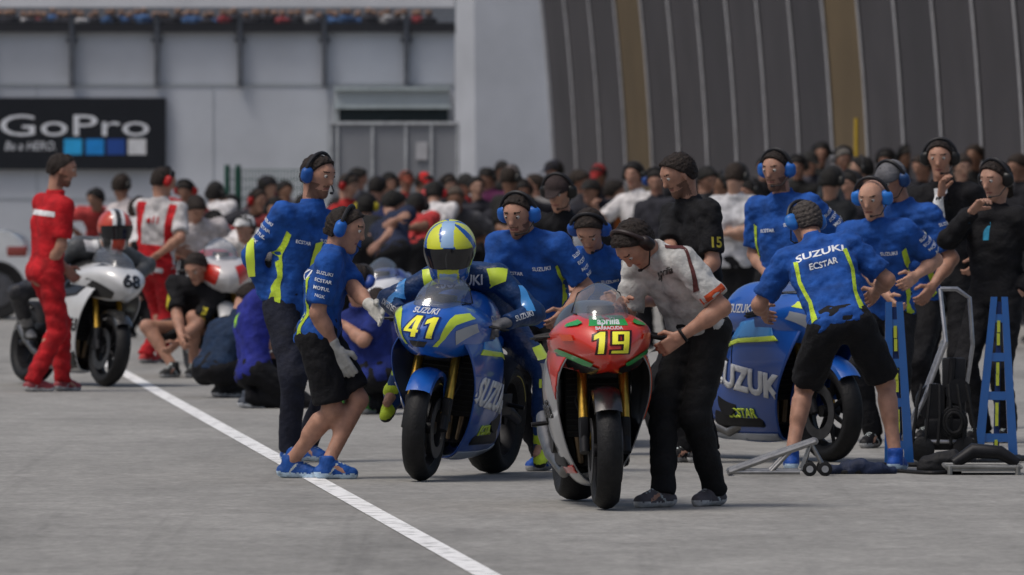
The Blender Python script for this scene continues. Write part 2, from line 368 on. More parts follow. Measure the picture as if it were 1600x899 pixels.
    if hairc and not fit.get('helmet'):
        e=(.010 if fine else .014)+fit.get('hv',0);hr_=[c(HC-hf*.026+hu*.024,HC+hf*.012+hu*.032,.089+e,.083+e,hl,1.14),c(HC-hf*.05-hu*.03,HC-hf*.03,.07,.075,hl,1.1)]
        if fit.get('longhair'):hr_+=[c(HC-hf*.04,HC-hf*.07-hu*.16,.085,.05)]
        m1=(hf*.80-hu*.60).normalized();cpn=HC+hf*.038+hu*.062 if fine else HC+hf*.05+hu*.05;v,f=surf(hr_,hres*.95,.02,.003,sd_,[(cpn,m1)]+([] if fit.get('longhair') else [(HC-hu*.055,-hu)]),fr=4.)
        mk('hair',v,f,hm,root)
    if fit.get('cap'):
        cp=[c(HC-hf*.022+hu*.034,HC+hf*.012+hu*.036,.1,.095,hl,1.1),c(HC+hf*.09+hu*.05,HC+hf*.15+hu*.035,.06,.045,hu,5.5)]
        if fit.get('beanie'):cp=cp[:1]
        v,f=surf(cp,hres*1.2,.01,0,0,[(HC+hu*.028,-hu)]);mk('cap',v,f,mat(fit['cap'],.85,0,'cloth'),root)
    if fit.get('phones'):
        hc=HC+hu*.012;b=MB();pts=[hc+hl*.112*math.cos(a)+hu*.128*math.sin(a)-hf*.01 for a in np.linspace(.12,math.pi-.12,15)]
        b.tube(pts,.011,8);ph=b.build('headphones',mat(fit.get('band',(.015,.015,.018)),.5,0,'plain'),root)
        for sd in(1,-1):
            v,f=surf([c(hc+hl*sd*.088+hu*.012-hf*.012,hc+hl*sd*.088-hu*.022-hf*.012,.034,None,hl,1.05),c(hc+hl*sd*.106+hu*.01-hf*.012,hc+hl*sd*.106-hu*.018-hf*.012,.028)],hres*1.3,.01)
            mk('ear_cup',v,f,mat(tuple(a*.6 for a in fit['phones']),.4,0,'plain'),ph)
        if fine:
            b=MB();b.tube([hc+hl*.1-hu*.03,hc+hl*.075+hf*.07-hu*.085,hc+hl*.03+hf*.1-hu*.088],.004,6);b.tube([hc+hl*.03+hf*.1-hu*.088,hc+hl*.012+hf*.104-hu*.086],.008,8);b.build('microphone',DARK,ph)
    if fit.get('helmet'):
        k_=fit.get('hs',1.);hc=HC+hu*.012;v,f=surf([c(hc-hf*.03+hu*.015,hc+hf*.012+hu*.02,.128*k_,.124*k_,hl,1.04),c(hc+hf*.055-hu*.065*k_,hc+hf*.03-hu*.08*k_,.088*k_,.095*k_,hl,1.0),c(hc-hf*.06-hu*.05,hc-hf*.03-hu*.03,.09*k_)],.0065,.035,0,0,[(hc-hu*.14*k_,-hu)])
        q=v[f].mean(1)-np.array(hc);qf=q@np.array(hf);qu=q@np.array(hu);ql=q@np.array(hl)
        mats,fn=fit['helmet'];mi=fn(qf,qu,ql);ho=mk('helmet',v,f,mats,root,True,mi)
        bv=BVHTree.FromPolygons([V(a) for a in v.tolist()],f.tolist());vs=[];nu_,nv_=22,9
        for j in range(nv_):
            for i in range(nu_):
                a=rad(-66+132*i/(nu_-1));el=rad(-20+40*j/(nv_-1)-6*abs(math.sin(a)));d=(hf*math.cos(a)*math.cos(el)+hl*math.sin(a)*math.cos(el)+hu*math.sin(el)).normalized()
                hh_=bv.ray_cast(hc+d*.4,-d);vs.append((hh_[0] if hh_[0] else hc+d*.14)+d*.007)
        mk('visor',vs,[(j*nu_+i,j*nu_+i+1,(j+1)*nu_+i+1,(j+1)*nu_+i) for j in range(nv_-1) for i in range(nu_-1)],mat((.008,.009,.012),.12,0,'plain',.6),ho)
    if fit.get('watch'):
        el,w,d=arms[fit['watch']-1];b=MB();o_=d.orthogonal().normalized();p_=d.cross(o_);b.tube([w-d*.02+(o_*math.cos(a)+p_*math.sin(a))*.033 for a in np.linspace(0,2*math.pi,14)[:-1]],.009,6,0,True);b.build('watch',DARK,root)
    return dict(root=root,shirt=shirt,leg=legm,N=N,C=C,P=P,U=U,A=A1,F=F,S=S,arms=arms,legs=legs,HC=HC)
def suz(p,back=False,front=False,sl=(),side=True):
    N,U,A,F,s=p['N'],p['U'],p['A'],p['F'],p['shirt'];w=mat((.75,.77,.8),.6,0,'plain');l=mat(LIME,.7,0,'cloth')
    for on,sg in((back,-1),(front,1)):
        if not on:continue
        n=F*sg
        if sg<0:
            decal(s,txt('SUZUKI',.060,.1,.025),w,N-U*.14,n,U,st=.3,maxd=.45);decal(s,txt('ECSTAR',.034,.1,.02),w,N-U*.225,n,U,st=.3,maxd=.4)
        else:
            decal(s,txt('SUZUKI',.022,.0,.02),w,N-U*.16+A*.085,n,U,st=.3,maxd=.4);decal(s,txt('ECSTAR',.02,.0,.02),w,N-U*.19-A*.08,n,U,st=.3,maxd=.4)
        if side:
            x=.006 if sg<0 else .034
            for k in(1,-1):decal(s,poly([(k*(.125+x),-.16),(k*(.15+x),-.14),(k*(.158+x),-.28),(k*(.135+x),-.42),(k*(.15+x),-.56),(k*(.115+x),-.56),(k*(.115+x),-.42),(k*(.138+x),-.28)]),l,N,n,U,st=.3,maxd=.42)
    for i in sl:
        n=A*(1 if i==0 else -1);el=p['arms'][i][0];sh=p['S'][i];u=(sh-el).normalized()
        for j in range(4):decal(s,txt(('SUZUKI','ECSTAR','MOTUL','NGK')[j],.019,0,.02),w,sh.lerp(el,.2+.15*j),n,u,st=.15,maxd=.2)
# ---------------------------------------------------------------- motorcycle
def bike(label,front,yaw,lean,steer,S,full=True,scale=1.,group='racing motorcycles on the pit lane'):
    ya=rad(yaw);fr=V((math.sin(ya),-math.cos(ya),0));org=V((front.x,front.y,0))-fr*.72*scale
    r=empty('racing_motorcycle',org,label,'motorcycle',group,(0,rad(lean),ya));r.scale=(scale,)*3
    ms=lambda q:Matrix.Translation((0,-.60,.6))@Matrix.Rotation(rad(q),4,V((0,.35,-1)).normalized())@Matrix.Translation((0,.60,-.6))
    Ms=ms(steer)
    def wheel(y,rt,wd,M,disc):
        k=wd/2;b=MB()
        b.lathe([(-.035,.2),(-k*.72,.222),(-k*.68,.205),(0,.185),(k*.68,.205),(k*.72,.222),(.035,.2)],(0,y,rt),'x',40)
        for i in range(7):
            a=2*math.pi*i/7;d=V((0,math.cos(a),math.sin(a)));b.tube([V((0,y,rt))+d*.03,V((0,y,rt))+d*.195],[.018,.011],6)
        b.lathe([(-.06,.001),(-.06,.035),(.06,.035),(.06,.001)],(0,y,rt),'x',16)
        w=b.build('wheel',S.get('rim',DARK),r)
        t=MB();R=rt-.002
        t.lathe([(-k*.70,.212),(-k*.93,.235),(-k,.262 if rt<.31 else .27),(-k*.86,R-.028),(-k*.5,R-.008),(0,R),(k*.5,R-.008),(k*.86,R-.028),(k,.262 if rt<.31 else .27),(k*.93,.235),(k*.70,.212)],(0,y,rt),'x',56)
        ty=t.build('tyre',RUB,w,True,False)
        ring=MB()
        for sd in(1,-1):ring.lathe([(sd*(k*.965+.0035),.242),(sd*(k*.985+.0035),.2465)],(0,y,rt),'x',48,0,.4,1.6)
        os=[w,ty,ring.build('tyre_band',mat(S.get('band',(.5,.42,.1)),.6,0,'plain'),w)]
        if disc:
            for sd in(1,-1):
                d=MB();x=sd*(k+.012)
                d.lathe([(x-.003,.105),(x-.003,.165),(x+.003,.165),(x+.003,.105),(x-.003,.105)],(0,y,rt),'x',36);os.append(d.build('brake_disc',mat((.08,.08,.085),.4,.8,'metal'),w))
        if M is not None:
            for o in os:o.data.transform(M)
        return w
    wheel(-.72,.30,.125,Ms,True);wheel(.72,.318,.20,None,False)
    b=MB()
    for sd in(1,-1):
        b.tube([(sd*.105,-.73,.29),(sd*.105,-.655,.46)],[.026,.028],12,1);b.tube([(sd*.105,-.655,.46),(sd*.105,-.45,.93)],.0255,12,0)
        b.box((sd*.105-.02,-.72,.36),(sd*.105+.02,-.66,.47),1,.006)
    b.box((-.13,-.56,.66),(.13,-.47,.71),1,.01);b.box((-.13,-.50,.88),(.13,-.42,.91),1,.008)
    fk=b.build('fork',[GOLD,DARK],r);fk.data.transform(Ms)
    b=MB();prof=[(-.072,.285),(-.068,.31),(-.04,.326),(0,.331),(.04,.326),(.068,.31),(.072,.285)]
    b.lathe(prof,(0,-.72,.30),'x',20,0,rad(5),rad(140));
    for sd in(1,-1):b.add([(sd*.073,-.66,.585),(sd*.073,-.50,.50),(sd*.085,-.60,.36),(sd*.085,-.70,.36)],[(0,1,2,3)])
    fd=b.build('front_fender',pt(*S['fender']),r);fd.data.transform(Ms)
    b=MB()
    for sd in(1,-1):b.tube([(sd*.09,-.60,.40),(sd*.14,-.56,.55),(sd*.09,-.52,.68),(sd*.05,-.5,.8)],.006,6)
    b.build('brake_hose',RUB,r)
    for sd in(1,-1):
        b=MB();b.box((sd*.082-.02,-.64,.30),(sd*.082+.02,-.565,.43),0,.01);o=b.build('brake_caliper',GOLD if S.get('gold') else DARK,r);o.data.transform(Ms)
    b=MB();b.box((-.17,-.36,.36),(.17,-.32,.72),0,.01)
    for i in range(11):b.box((-.16,-.366,.385+i*.03),(.16,-.361,.391+i*.03),1)
    b.build('radiator',[mat((.010,.010,.011),.6,.2,'metal'),mat((.04,.04,.04),.5,.5,'metal')],r)
    b=MB()
    for x in(-.11,-.04,.04,.11):b.tube([(x,-.26,.45),(x,-.33,.36),(x*.8,-.30,.24),(x*.6,-.15,.19)],.02,8)
    b.build('exhaust_header',mat((.2,.15,.1),.4,.9,'metal'),r)
    b=MB();b.box((-.17,-.28,.2),(.17,.2,.66),0,.03);b.tube([(-.2,.02,.36),(.2,.02,.36)],.09,16);b.tube([(-.19,-.14,.42),(.19,-.14,.42)],.06,14);b.build('engine',DARK,r)
    b=MB()
    for sd in(1,-1):
        b.tube([(sd*.1,-.46,.86),(sd*.17,-.2,.8),(sd*.15,.16,.55),(sd*.13,.24,.38)],[.035,.045,.04,.03],10);b.tube([(sd*.10,.22,.40),(sd*.135,.45,.38),(sd*.125,.73,.318)],[.035,.04,.025],10)
    b.build('frame',ALU if S.get('alu') else DARK,r)
    cw=[[(0,-.995,.81)]*6,
     [(0,-.985,.85),(.04,-.98,.845),(.07,-.975,.815),(.05,-.975,.78),(.02,-.98,.765),(0,-.985,.76)],
     [(0,-.93,.905),(.08,-.925,.90),(.138,-.905,.855),(.098,-.91,.77),(.04,-.92,.735),(0,-.93,.73)],
     [(0,-.84,.955),(.11,-.84,.95),(.192,-.815,.885),(.140,-.82,.762),(.055,-.84,.705),(0,-.85,.70)],
     [(0,-.72,.98),(.125,-.71,.98),(.230,-.69,.902),(.188,-.70,.762),(.095,-.71,.69),(0,-.73,.705)],
     [(0,-.55,.98),(.132,-.55,.99),(.250,-.53,.90),(.226,-.55,.775),(.16,-.55,.71),(0,-.55,.76)],
     [(0,-.40,.95),(.132,-.38,.975),(.248,-.36,.885),(.242,-.34,.79),(.20,-.34,.73),(0,-.38,.78)]]
    cowl=loft('front_cowl',cw,pt(*S['cowl']),r,6,6)
    bw=[[(.185,-.72,.79),(.230,-.69,.70),(.238,-.60,.57),(.205,-.48,.42),(.155,-.40,.27),(.08,-.34,.15),(0,-.31,.12)],
     [(.218,-.50,.84),(.250,-.46,.72),(.254,-.40,.58),(.222,-.31,.42),(.170,-.25,.26),(.09,-.20,.13),(0,-.18,.105)],
     [(.212,-.22,.84),(.256,-.18,.72),(.258,-.14,.57),(.220,-.08,.40),(.165,-.04,.25),(.09,.0,.13),(0,.02,.105)],
     [(.19,-.08,.76),(.225,-.05,.66),(.225,.01,.50),(.19,.12,.35),(.14,.22,.24),(.08,.29,.15),(0,.31,.125)],
     [(.185,-.05,.72),(.212,-.01,.60),(.208,.08,.44),(.17,.24,.30),(.12,.36,.22),(.065,.44,.16),(0,.46,.15)]]
    body=loft('side_fairing',bw,pt(*S['body']),r,6,5,thick=.006)
    tank=loft('fuel_tank',[[(.15,-.38,.76),(.18,-.37,.84),(.165,-.37,.93),(.1,-.37,.985),(0,-.37,.995)],[(.17,-.2,.76),(.205,-.2,.86),(.185,-.2,.96),(.11,-.2,1.035),(0,-.2,1.05)],
      [(.14,0,.76),(.18,0,.84),(.165,0,.94),(.1,0,1.01),(0,0,1.03)],[(.10,.16,.75),(.13,.16,.80),(.12,.16,.86),(.08,.16,.90),(0,.16,.91)]],pt(*S.get('tank',S['cowl'])),r)
    tail=loft('tail_unit',[[(.12,.10,.70),(.15,.10,.75),(.12,.1,.8),(0,.1,.805)],[(.10,.38,.73),(.145,.38,.78),(.11,.38,.825),(0,.38,.83)],[(.08,.52,.78),(.125,.52,.86),(.09,.52,.925),(0,.52,.935)],
      [(.05,.78,.87),(.085,.78,.93),(.05,.78,.985),(0,.78,.995)],[(.02,.96,.95),(.035,.96,.97),(.02,.96,.99),(0,.96,.995)]],pt(*S.get('tail',S['cowl'])),r)
    b=MB();b.box((-.12,.12,.80),(.12,.46,.85),0,.02);b.build('seat',mat(BLK,.8,0,'cloth'),r)
    scm=bpy.data.materials.get('screen_glass')
    if not scm:
        scm=bpy.data.materials.new('screen_glass');scm.use_nodes=True;nt=scm.node_tree;bs=nt.nodes['Principled BSDF'];bs.inputs['Base Color'].default_value=(.16,.175,.2,1);bs.inputs['Roughness'].default_value=.08;bs.inputs['Alpha'].default_value=.5;bs.inputs['Coat Weight'].default_value=1.
    loft('windscreen',[[(.085,-.825,.958),(.05,-.832,.966),(0,-.836,.968)],[(.112,-.765,.972),(.08,-.77,1.022),(0,-.775,1.042)],[(.132,-.64,.985),(.10,-.64,1.065),(0,-.64,1.105)],[(.138,-.47,.99),(.105,-.47,1.09),(0,-.47,1.145)]],scm,r,6,5)
    b=MB();b.tube([(-.134,-.64,.99),(-.141,-.47,.995),(-.107,-.465,1.093),(0,-.46,1.148),(.107,-.465,1.093),(.141,-.47,.995),(.134,-.64,.99)],.0035,6);b.box((-.07,-.56,.96),(.07,-.53,1.03),0,.008);b.build('dashboard',DARK,r)
    for sd in(1,-1):
        b=MB();b.tube([(sd*.11,-.43,.905),(sd*.315,-.37,.865)],.011,8,1);b.tube([(sd*.20,-.403,.888),(sd*.33,-.366,.862)],.018,12,0);b.tube([(sd*.19,-.45,.885),(sd*.24,-.475,.88),(sd*.345,-.435,.862)],.007,6,1)
        b.tube([(sd*.345,-.372,.86),(sd*.355,-.44,.862),(sd*.33,-.50,.868),(sd*.26,-.51,.872)],.006,6,1)
        o=b.build('handlebar',[RUB,DARK],r);o.data.transform(Ms)
        b=MB();b.tube([(sd*.15,.33,.42),(sd*.27,.33,.41)],.012,8);b.box((sd*.165-.012,.2,.36),(sd*.165+.012,.4,.48),0,.006);b.build('footpeg',DARK,r)
    b=MB();b.tube([(-.1,-.2,.28),(-.13,.1,.17),(-.17,.35,.26),(-.175,.52,.36),(-.17,.66,.44)],[.025,.03,.035,.045,.04],14);b.build('exhaust',mat((.2,.2,.2),.4,.9,'metal'),r)
    if full:
        b=MB();b.lathe([(-.13,.335),(-.09,.352),(0,.36),(.09,.352),(.13,.335)],(0,.72,.318),'x',12,0,rad(60),rad(165));b.build('rear_hugger',DARK,r)
    E=dict(cowl=cowl,body=body,tank=tank,tail=tail)
    for s_ in(1,-1):
        decal(body,poly([(x*s_,y) for x,y in[(.02,.3),(.05,.02),(.055,.02),(.025,.3)]],.06),DARK,(0,-.15,.40),(s_,0,0),(0,0,1))
        decal(body,poly([(-.06*s_,.0),(.10*s_,.055),(.14*s_,.0),(.02*s_,-.05)]),DARK,(0,-.02,.60),(s_,0,0),(0,0,1))
    for d in S.get('dec',[]):
        k,geo,m,cen,N,U=d;decal(E[k],geo,m,cen,N,U)
    return r,Matrix.Translation(org)@Matrix.Rotation(ya,4,'Z')@Matrix.Rotation(rad(lean),4,'Y')@Matrix.Scale(scale,4)
FRT=((0,-1,0),(0,0,1))
def fd(k,geo,m,x,z):return (k,geo,m,(x,-.9,z),*FRT)
def sd(k,geo,m,sg,y,z,t=0):return (k,geo,m,(0,y,z),(sg,0,0),(0,t,1))
def mir(pts,s):return [(p[0]*s,p[1]) for p in pts]
lm=mat((.60,.76,.05),.35,0,'paint');wt=mat(WHT,.35,0,'paint');bk=mat(BLK,.35,0,'paint');rdp=mat((.5,.02,.012),.35,0,'paint');grn=mat((.015,.30,.06),.35,0,'paint');lb=mat((.05,.26,.62),.35,0,'paint');sv=mat((.36,.39,.44),.35,0,'paint');yl=mat((.92,.88,.06),.5,0,'plain');orp=mat((.62,.07,.015),.35,0,'paint')
def suzS(num=True):
    D=[]
    for s in(1,-1):
        D+=[fd('cowl',poly(mir([(.135,.045),(.15,.075),(.235,.10),(.225,.06),(.17,.02),(.125,-.06),(.09,-.105),(.07,-.105),(.105,-.06)],s)),lm,0,.86),fd('cowl',poly(mir([(.17,-.0),(.235,.045),(.24,-.0),(.16,-.08)],s)),sv,0,.85),
            sd('body',poly([(s*-.42,.14),(s*-.36,.26),(s*.1,.2),(s*.18,.1),(s*-.1,.13)]),lb,s,-.1,.60),
            sd('body',poly([(s*-.46,.10),(s*-.42,.13),(s*-.1,.11),(s*.22,.05),(s*.22,.02),(s*-.1,.085)]),lm,s,-.1,.62),
            sd('body',txt('SUZUKI',.145,.2,.045,.04,.92),wt,s,-.22,.48,.12 if s>0 else -.16),sd('body',txt('ECSTAR',.055,.15,.03,.03),lm,s,-.10,.285,0),
            sd('body',poly([(s*-.3,-.0),(s*.3,.0),(s*.45,.03),(s*.5,.0),(s*.3,-.04),(s*-.28,-.04)]),sv,s,-.05,.165),
            sd('tank',txt('SUZUKI',.05,.1,.02),wt,s,-.15,.9)]
    D.append(fd('cowl',txt('SUZUKI',.030,0,.025,.02),wt,0,.940))
    if num:D+=[fd('cowl',number('41',.112,.20,.14,.05),mat((.004,.02,.13),.4,0,'plain'),.008,.856),fd('cowl',number('41',.112,.20,.14),yl,.008,.856)]
    D.append(fd('cowl',poly([(-.05,0),(.05,0),(.03,-.03),(-.03,-.03)]),bk,0,.78))
    return dict(cowl=(.010,.10,.46),body=(.008,.07,.34),fender=(.010,.10,.44),dec=D,gold=1,band=(.35,.3,.08))
S19=dict(cowl=(.60,.026,.012),body=(.22,.225,.235),tank=(.03,.03,.03),tail=(.5,.02,.01),fender=(.012,.012,.014),gold=1,band=(.05,.05,.05),dec=[
    fd('cowl',poly([(-.10,-.008),(-.085,.04),(.085,.04),(.10,-.008)]),grn,0,.94),
    fd('cowl',txt('aprilia',.034,.2,.03,.02),wt,0,.953),fd('cowl',txt('BARRACUDA',.016,0,.02,.02,1.05),wt,0,.919),
    fd('cowl',number('19',.105,.20,.14,.06),mat((.03,.008,.008),.4,0,'plain'),0,.848),fd('cowl',number('19',.105,.20,.14),yl,0,.848)]+
    [x for s in(1,-1) for x in (fd('cowl',poly(mir([(.05,-.02),(.26,.07),(.27,.0),(.2,-.06),(.06,-.07)],s)),bk,0,.740),fd('cowl',poly(mir([(.08,-.012),(.25,.07),(.26,.05),(.12,-.02),(.09,-.028)],s)),grn,0,.758),fd('cowl',poly(mir([(.125,.07),(.14,.085),(.19,.065),(.205,.05),(.15,.058)],s)),grn,0,.875),fd('cowl',poly(mir([(.17,.0),(.18,.03),(.225,.03),(.215,-.0)],s)),orp,0,.86))]+
    [sd('body',poly([(-.6,.36),(-.6,-.1),(-.4,-.34),(-.3,-.34),(-.22,-.1),(-.1,.36)]),orp,1,-.3,.46),sd('body',poly([(-.38,.1),(-.40,-.3),(-.3,-.34),(-.30,.05)]),grn,1,-.3,.5),sd('body',poly([(.6,.36),(.52,.1),(.38,.0),(.2,.2),(-.1,.36)]),rdp,-1,-.3,.46),sd('body',poly([(.36,.02),(.30,-.12),(.16,-.26),(.12,-.22),(.24,-.08),(.3,.02)]),rdp,-1,-.3,.46),
     sd('body',txt('aprilia',.09,.2,.03,.04),bk,-1,-.2,.5),sd('body',txt('aprilia',.09,.2,.03,.04),bk,1,-.05,.45),sd('body',poly([(-.15,-.02),(.3,.0),(.25,-.04),(-.1,-.05)]),rdp,-1,-.1,.22)])
Swh=dict(cowl=(.60,.61,.62),body=(.58,.59,.60),tank=(.03,.03,.03),fender=(.02,.02,.02),band=(.5,.5,.5),dec=[fd('cowl',txt('68',.10,.1,.05,.02,1.1),bk,0,.85),
    sd('body',poly([(.5,.3),(.3,.16),(-.3,.10),(-.3,.2),(0,.34)]),bk,-1,-.2,.55),sd('body',txt('PULL&BEAR',.095,.0,.035,.04),bk,-1,-.30,.47),sd('body',poly([(-.5,-.06),(.2,-.02),(.4,.02),(.4,-.10),(0,-.16),(-.4,-.1)]),bk,-1,-.1,.27),fd('cowl',poly([(-.2,.05),(-.12,.09),(.12,.09),(.2,.05),(.1,.07),(-.1,.07)]),bk,0,.9)]+
    [fd('cowl',poly(mir([(.10,-.02),(.26,.09),(.27,.0),(.2,-.06),(.08,-.07)],s)),bk,0,.775) for s in(1,-1)])
Srw=dict(cowl=(.55,.53,.53),body=(.42,.02,.02),tank=(.4,.02,.02),fender=(.5,.5,.5),dec=[fd('cowl',poly(mir([(.06,.05),(.24,.1),(.24,-.02),(.1,-.1)],s)),rdp,0,.86) for s in(1,-1)])
Syb=dict(cowl=(.02,.04,.22),body=(.02,.04,.2),fender=(.02,.03,.2),dec=[fd('cowl',poly(mir([(.0,.09),(.2,.12),(.2,.06),(.05,-.02),(0,0)],s)),wt,0,.86) for s in(1,-1)]+[fd('cowl',poly([(-.07,-.02),(.07,-.02),(.05,-.09),(-.05,-.09)]),lm,0,.86)])
b41,M41=bike('blue racing motorcycle number 41 carrying its rider in a yellow helmet',W(652,752,gy(752)),-16,6,-3,suzS())
b19,M19=bike('red and silver racing motorcycle number 19 with green trim',W(950,797,gy(797)),6,-1,2,S19)
bwh,Mwh=bike('white racing motorcycle number 68 with a rider in grey and black',W(164,605,gy(605)),27,8,0,Swh,scale=.96)
b2,M2=bike('blue racing motorcycle parked on its stand behind the man in shorts, right of centre',W(1302,722,gy(722)),36,-3,4,suzS(False))
b3,M3=bike('blue racing motorcycle mostly hidden behind the red number 19 motorcycle',W(905,700,gy(700)),-4,0,0,suzS(False))
b4,M4=bike('white and red racing motorcycle behind the crouching men on the left',W(350,590,gy(590)),10,0,0,Srw,scale=.98)
b5,M5=bike('dark blue and white racing motorcycle behind the crouching mechanics',W(592,610,gy(610)),-8,0,0,Syb,scale=.88)
print('bikes',time.time()-T0)
# ---------------------------------------------------------------- riders
def rider(label,M,top,bot,helm,glove,shoe,yaw,feetL,feetR,headp=(0,-.27,1.37),pel=(0,.26,.92),neck=(0,-.13,1.22),hp=22,hyaw=None,Y=60,fine=True,fp=0,hs=1.08,po=.6,lace=(.3,.3,.3)):
    q=lambda p:M@V(p)
    return person(label,None,q(pel),q(neck),q(headp),(q((.27,-.385,.885)),q((-.27,-.385,.885))),(q(feetL),q(feetR)),yaw,dict(top=top,bot=bot,sleeve='l',suit=1,helmet=helm,glove=glove,shoe=shoe,topname='racing_suit',hs=hs,sole=(.02,.02,.02),lace=lace),hyaw=hyaw,hp=hp,Y=Y,curl=1.25,fine=fine,res=.012,
       pole=(V((po,.3,-.35)),V((-po,.3,-.35))),kpole=((.55,-.8,.25),(-.55,-.8,.25)),pn=((0,.2,-1),(0,.2,-1)),fp=fp)
def h41(f,u,l):
    m=np.zeros(len(f),int);a=np.arctan2(l,f);m[(np.sin(5*a+22*u)>.45)&(u>.02)]=1;m[(u>.06)&(np.abs(l)<.035)&(f>-.02)]=2;m[(u<-.05)&(np.abs(l)>.06)]=1;m[(u<-.09)&(np.abs(l)<.05)]=2;return m
def hwh(f,u,l):
    m=np.zeros(len(f),int);m[(np.abs(l)>.05)&(u>-.03)]=1;m[(np.abs(l)<.02)&(u>.05)]=2;m[(u<-.03)&(np.abs(l)>.06)]=2;m[(u<-.05)&(f>.05)&(np.abs(l)<.05)]=1;return m
HY_=(mat((.62,.66,.04),.25,0,'paint'),mat((.01,.09,.38),.25,0,'paint'),mat((.3,.46,.68),.25,0,'paint'))
r41=rider('person riding the blue 41 motorcycle in dark blue leathers and yellow helmet',M41,(.008,.035,.12),(.008,.03,.11),(list(HY_),h41),(.12,.12,.13),(.015,.05,.16),-16,(.43,.20,.22),(-.42,.05,.42),hyaw=-4,hp=16,pel=(.02,.32,.86),neck=(-.03,-.14,1.14),headp=(-.04,-.40,1.255),fp=(15,35),hs=1.18,po=.85,lace=(.5,.65,.04))
p=r41;N,U,A,F=p['N'],p['U'],p['A'],p['F']
for i in(0,1):
    el,w,d=p['arms'][i];sg=1 if i==0 else -1;S_=p['S'][i]
    decal(p['shirt'],poly([(-.06,.03),(.06,.03),(.04,-.05),(-.04,-.07)]),lm,S_,(0.2*sg,-1,.35),(0,0,1),st=.3,maxd=.6)
    decal(p['shirt'],poly([(-.02,.07),(.02,.07),(.03,-.08),(-.03,-.08)]),lb,S_.lerp(el,.6),(0.6*sg,-1,.1),(0,0,1),st=.3,maxd=.6)
    decal(p['shirt'],txt('SUZUKI',.03,0,.02),wt,el.lerp(w,.5),(0.5*sg,-1,.2),(w-el).cross(V((0.5*sg,-1,.2))),st=.3,maxd=.6)
    kn,an=p['legs'][i];decal(p['leg'],poly([(-.045,.045),(.05,.045),(.045,-.05),(-.04,-.05)]),mat((.3,.3,.31),.4,0,'paint'),kn,(.5*sg,-1,0),(0,0,1),st=.3,maxd=.5)
    decal(p['leg'],poly([(-.05,-.04),(.05,-.04),(.045,-.09),(-.045,-.09)]),lm,kn,(.5*sg,-1,0),(0,0,1),st=.3,maxd=.5);decal(p['leg'],poly([(-.05,.13),(.05,.16),(.05,.09),(-.05,.06)]),lm,kn,(.5*sg,-1,0),(0,0,1),st=.3,maxd=.5)
decal(p['shirt'],txt('SUZUKI',.05,0,.02),wt,N-U*.02+F*.05,(0,-1,.25),(0,0,1),st=.4,maxd=.8)
p=rider('person leaning forward on the white motorcycle in grey leathers and orange helmet',Mwh,(.08,.085,.09),(.035,.035,.04),([mat((.65,.65,.65),.3,0,'paint'),mat((.52,.05,.02),.3,0,'paint'),mat((.02,.02,.02),.3,0,'paint')],hwh),(.03,.03,.03),(.05,.05,.05),24,(.24,.36,.42),(-.24,.36,.42),hyaw=15,hp=8,headp=(.03,-.47,1.27),neck=(.01,-.26,1.14),pel=(0,.20,.88))
decal(p['shirt'],poly([(-.14,.03),(.14,.03),(.12,-.06),(-.12,-.06)]),wt,p['N'],(.2,-1,.3),(0,0,1),st=.4,maxd=.8)
print('riders',time.time()-T0)
# ---------------------------------------------------------------- named people
SKD=(.40,.215,.15)
p=person('person in red polo shirt and red trousers standing with his back turned at far left',612,(72,420),(84,310),(98,266),((112,430,.2),(60,437,-.05)),((96,.15),(52,-.1)),118,dict(top=RED,bot=(.42,.010,.015),shoe=(.3,.05,.06),sole=(.6,.6,.6),beard=1,skin=SKD),H=1.80,hyaw=85,hp=15,lean=1,pole=(None,V((.5,-.3,-.3))))
decal(p['shirt'],poly([(-.19,.02),(.19,.02),(.19,-.02),(-.19,-.02)]),mat(WHT,.8,0,'cloth'),p['N']-p['U']*.12,-p['F'],p['U'],st=.3,maxd=.5)
p=person('person in white and red team shirt, red trousers and red headphones, second from left',568,(243,415),(252,318),(256,285),((290,395,.1),(238,405,-.15)),((255,.1),(228,-.1)),155,dict(top=(.5,.48,.48),bot=(.38,.01,.015),shoe=(.4,.03,.03),phones=(.6,.02,.02),skin=SKD),H=1.74,hyaw=120,hp=20)
for q in((-.19,-.11),(.11,.19)):decal(p['shirt'],poly([(q[0],.0),(q[1],.0),(q[1],-.55),(q[0],-.55)]),mat(RED,.8,0,'cloth'),p['N'],-p['F'],p['U'],st=.3,maxd=.5)
decal(p['shirt'],poly([(-.12,-.36),(.12,-.36),(.12,-.55),(-.12,-.55)]),mat(RED,.8,0,'cloth'),p['N'],-p['F'],p['U'],st=.3,maxd=.5)
decal(p['shirt'],txt('e11',.06,0,.03),mat(RED,.8,0,'cloth'),p['N']-p['U']*.15,-p['F'],p['U'],st=.3,maxd=.5)
p=person('person in black and yellow polo crouching on the tarmac near the white motorcycle',590,(302,518,.25),(305,446,-.05),(306,420,-.15),((268,545,-.3),(285,535,-.35)),((303,-.05),(272,-.12)),-25,dict(top=BLK,bot=(.02,.02,.022),shorts=1,shoe=(.03,.03,.03),skin=SKD),hp=35,H=1.72)
for q in(1,-1):decal(p['shirt'],poly([(q*.14,-.05),(q*.18,-.05),(q*.17,-.5),(q*.14,-.5)]),mat((.5,.42,.03),.8,0,'cloth'),p['N'],p['F'],p['U'],st=.3,maxd=.5)
person('person in black with a dark cap crouching behind the front croucher',572,(380,520,.2),(365,465),(355,437),((330,500,-.2),(345,510,-.2)),((390,0),(350,0)),-30,dict(top=BLK,bot=BLK,cap=(.03,.03,.03),skin=SKD),hp=40,fine=False)
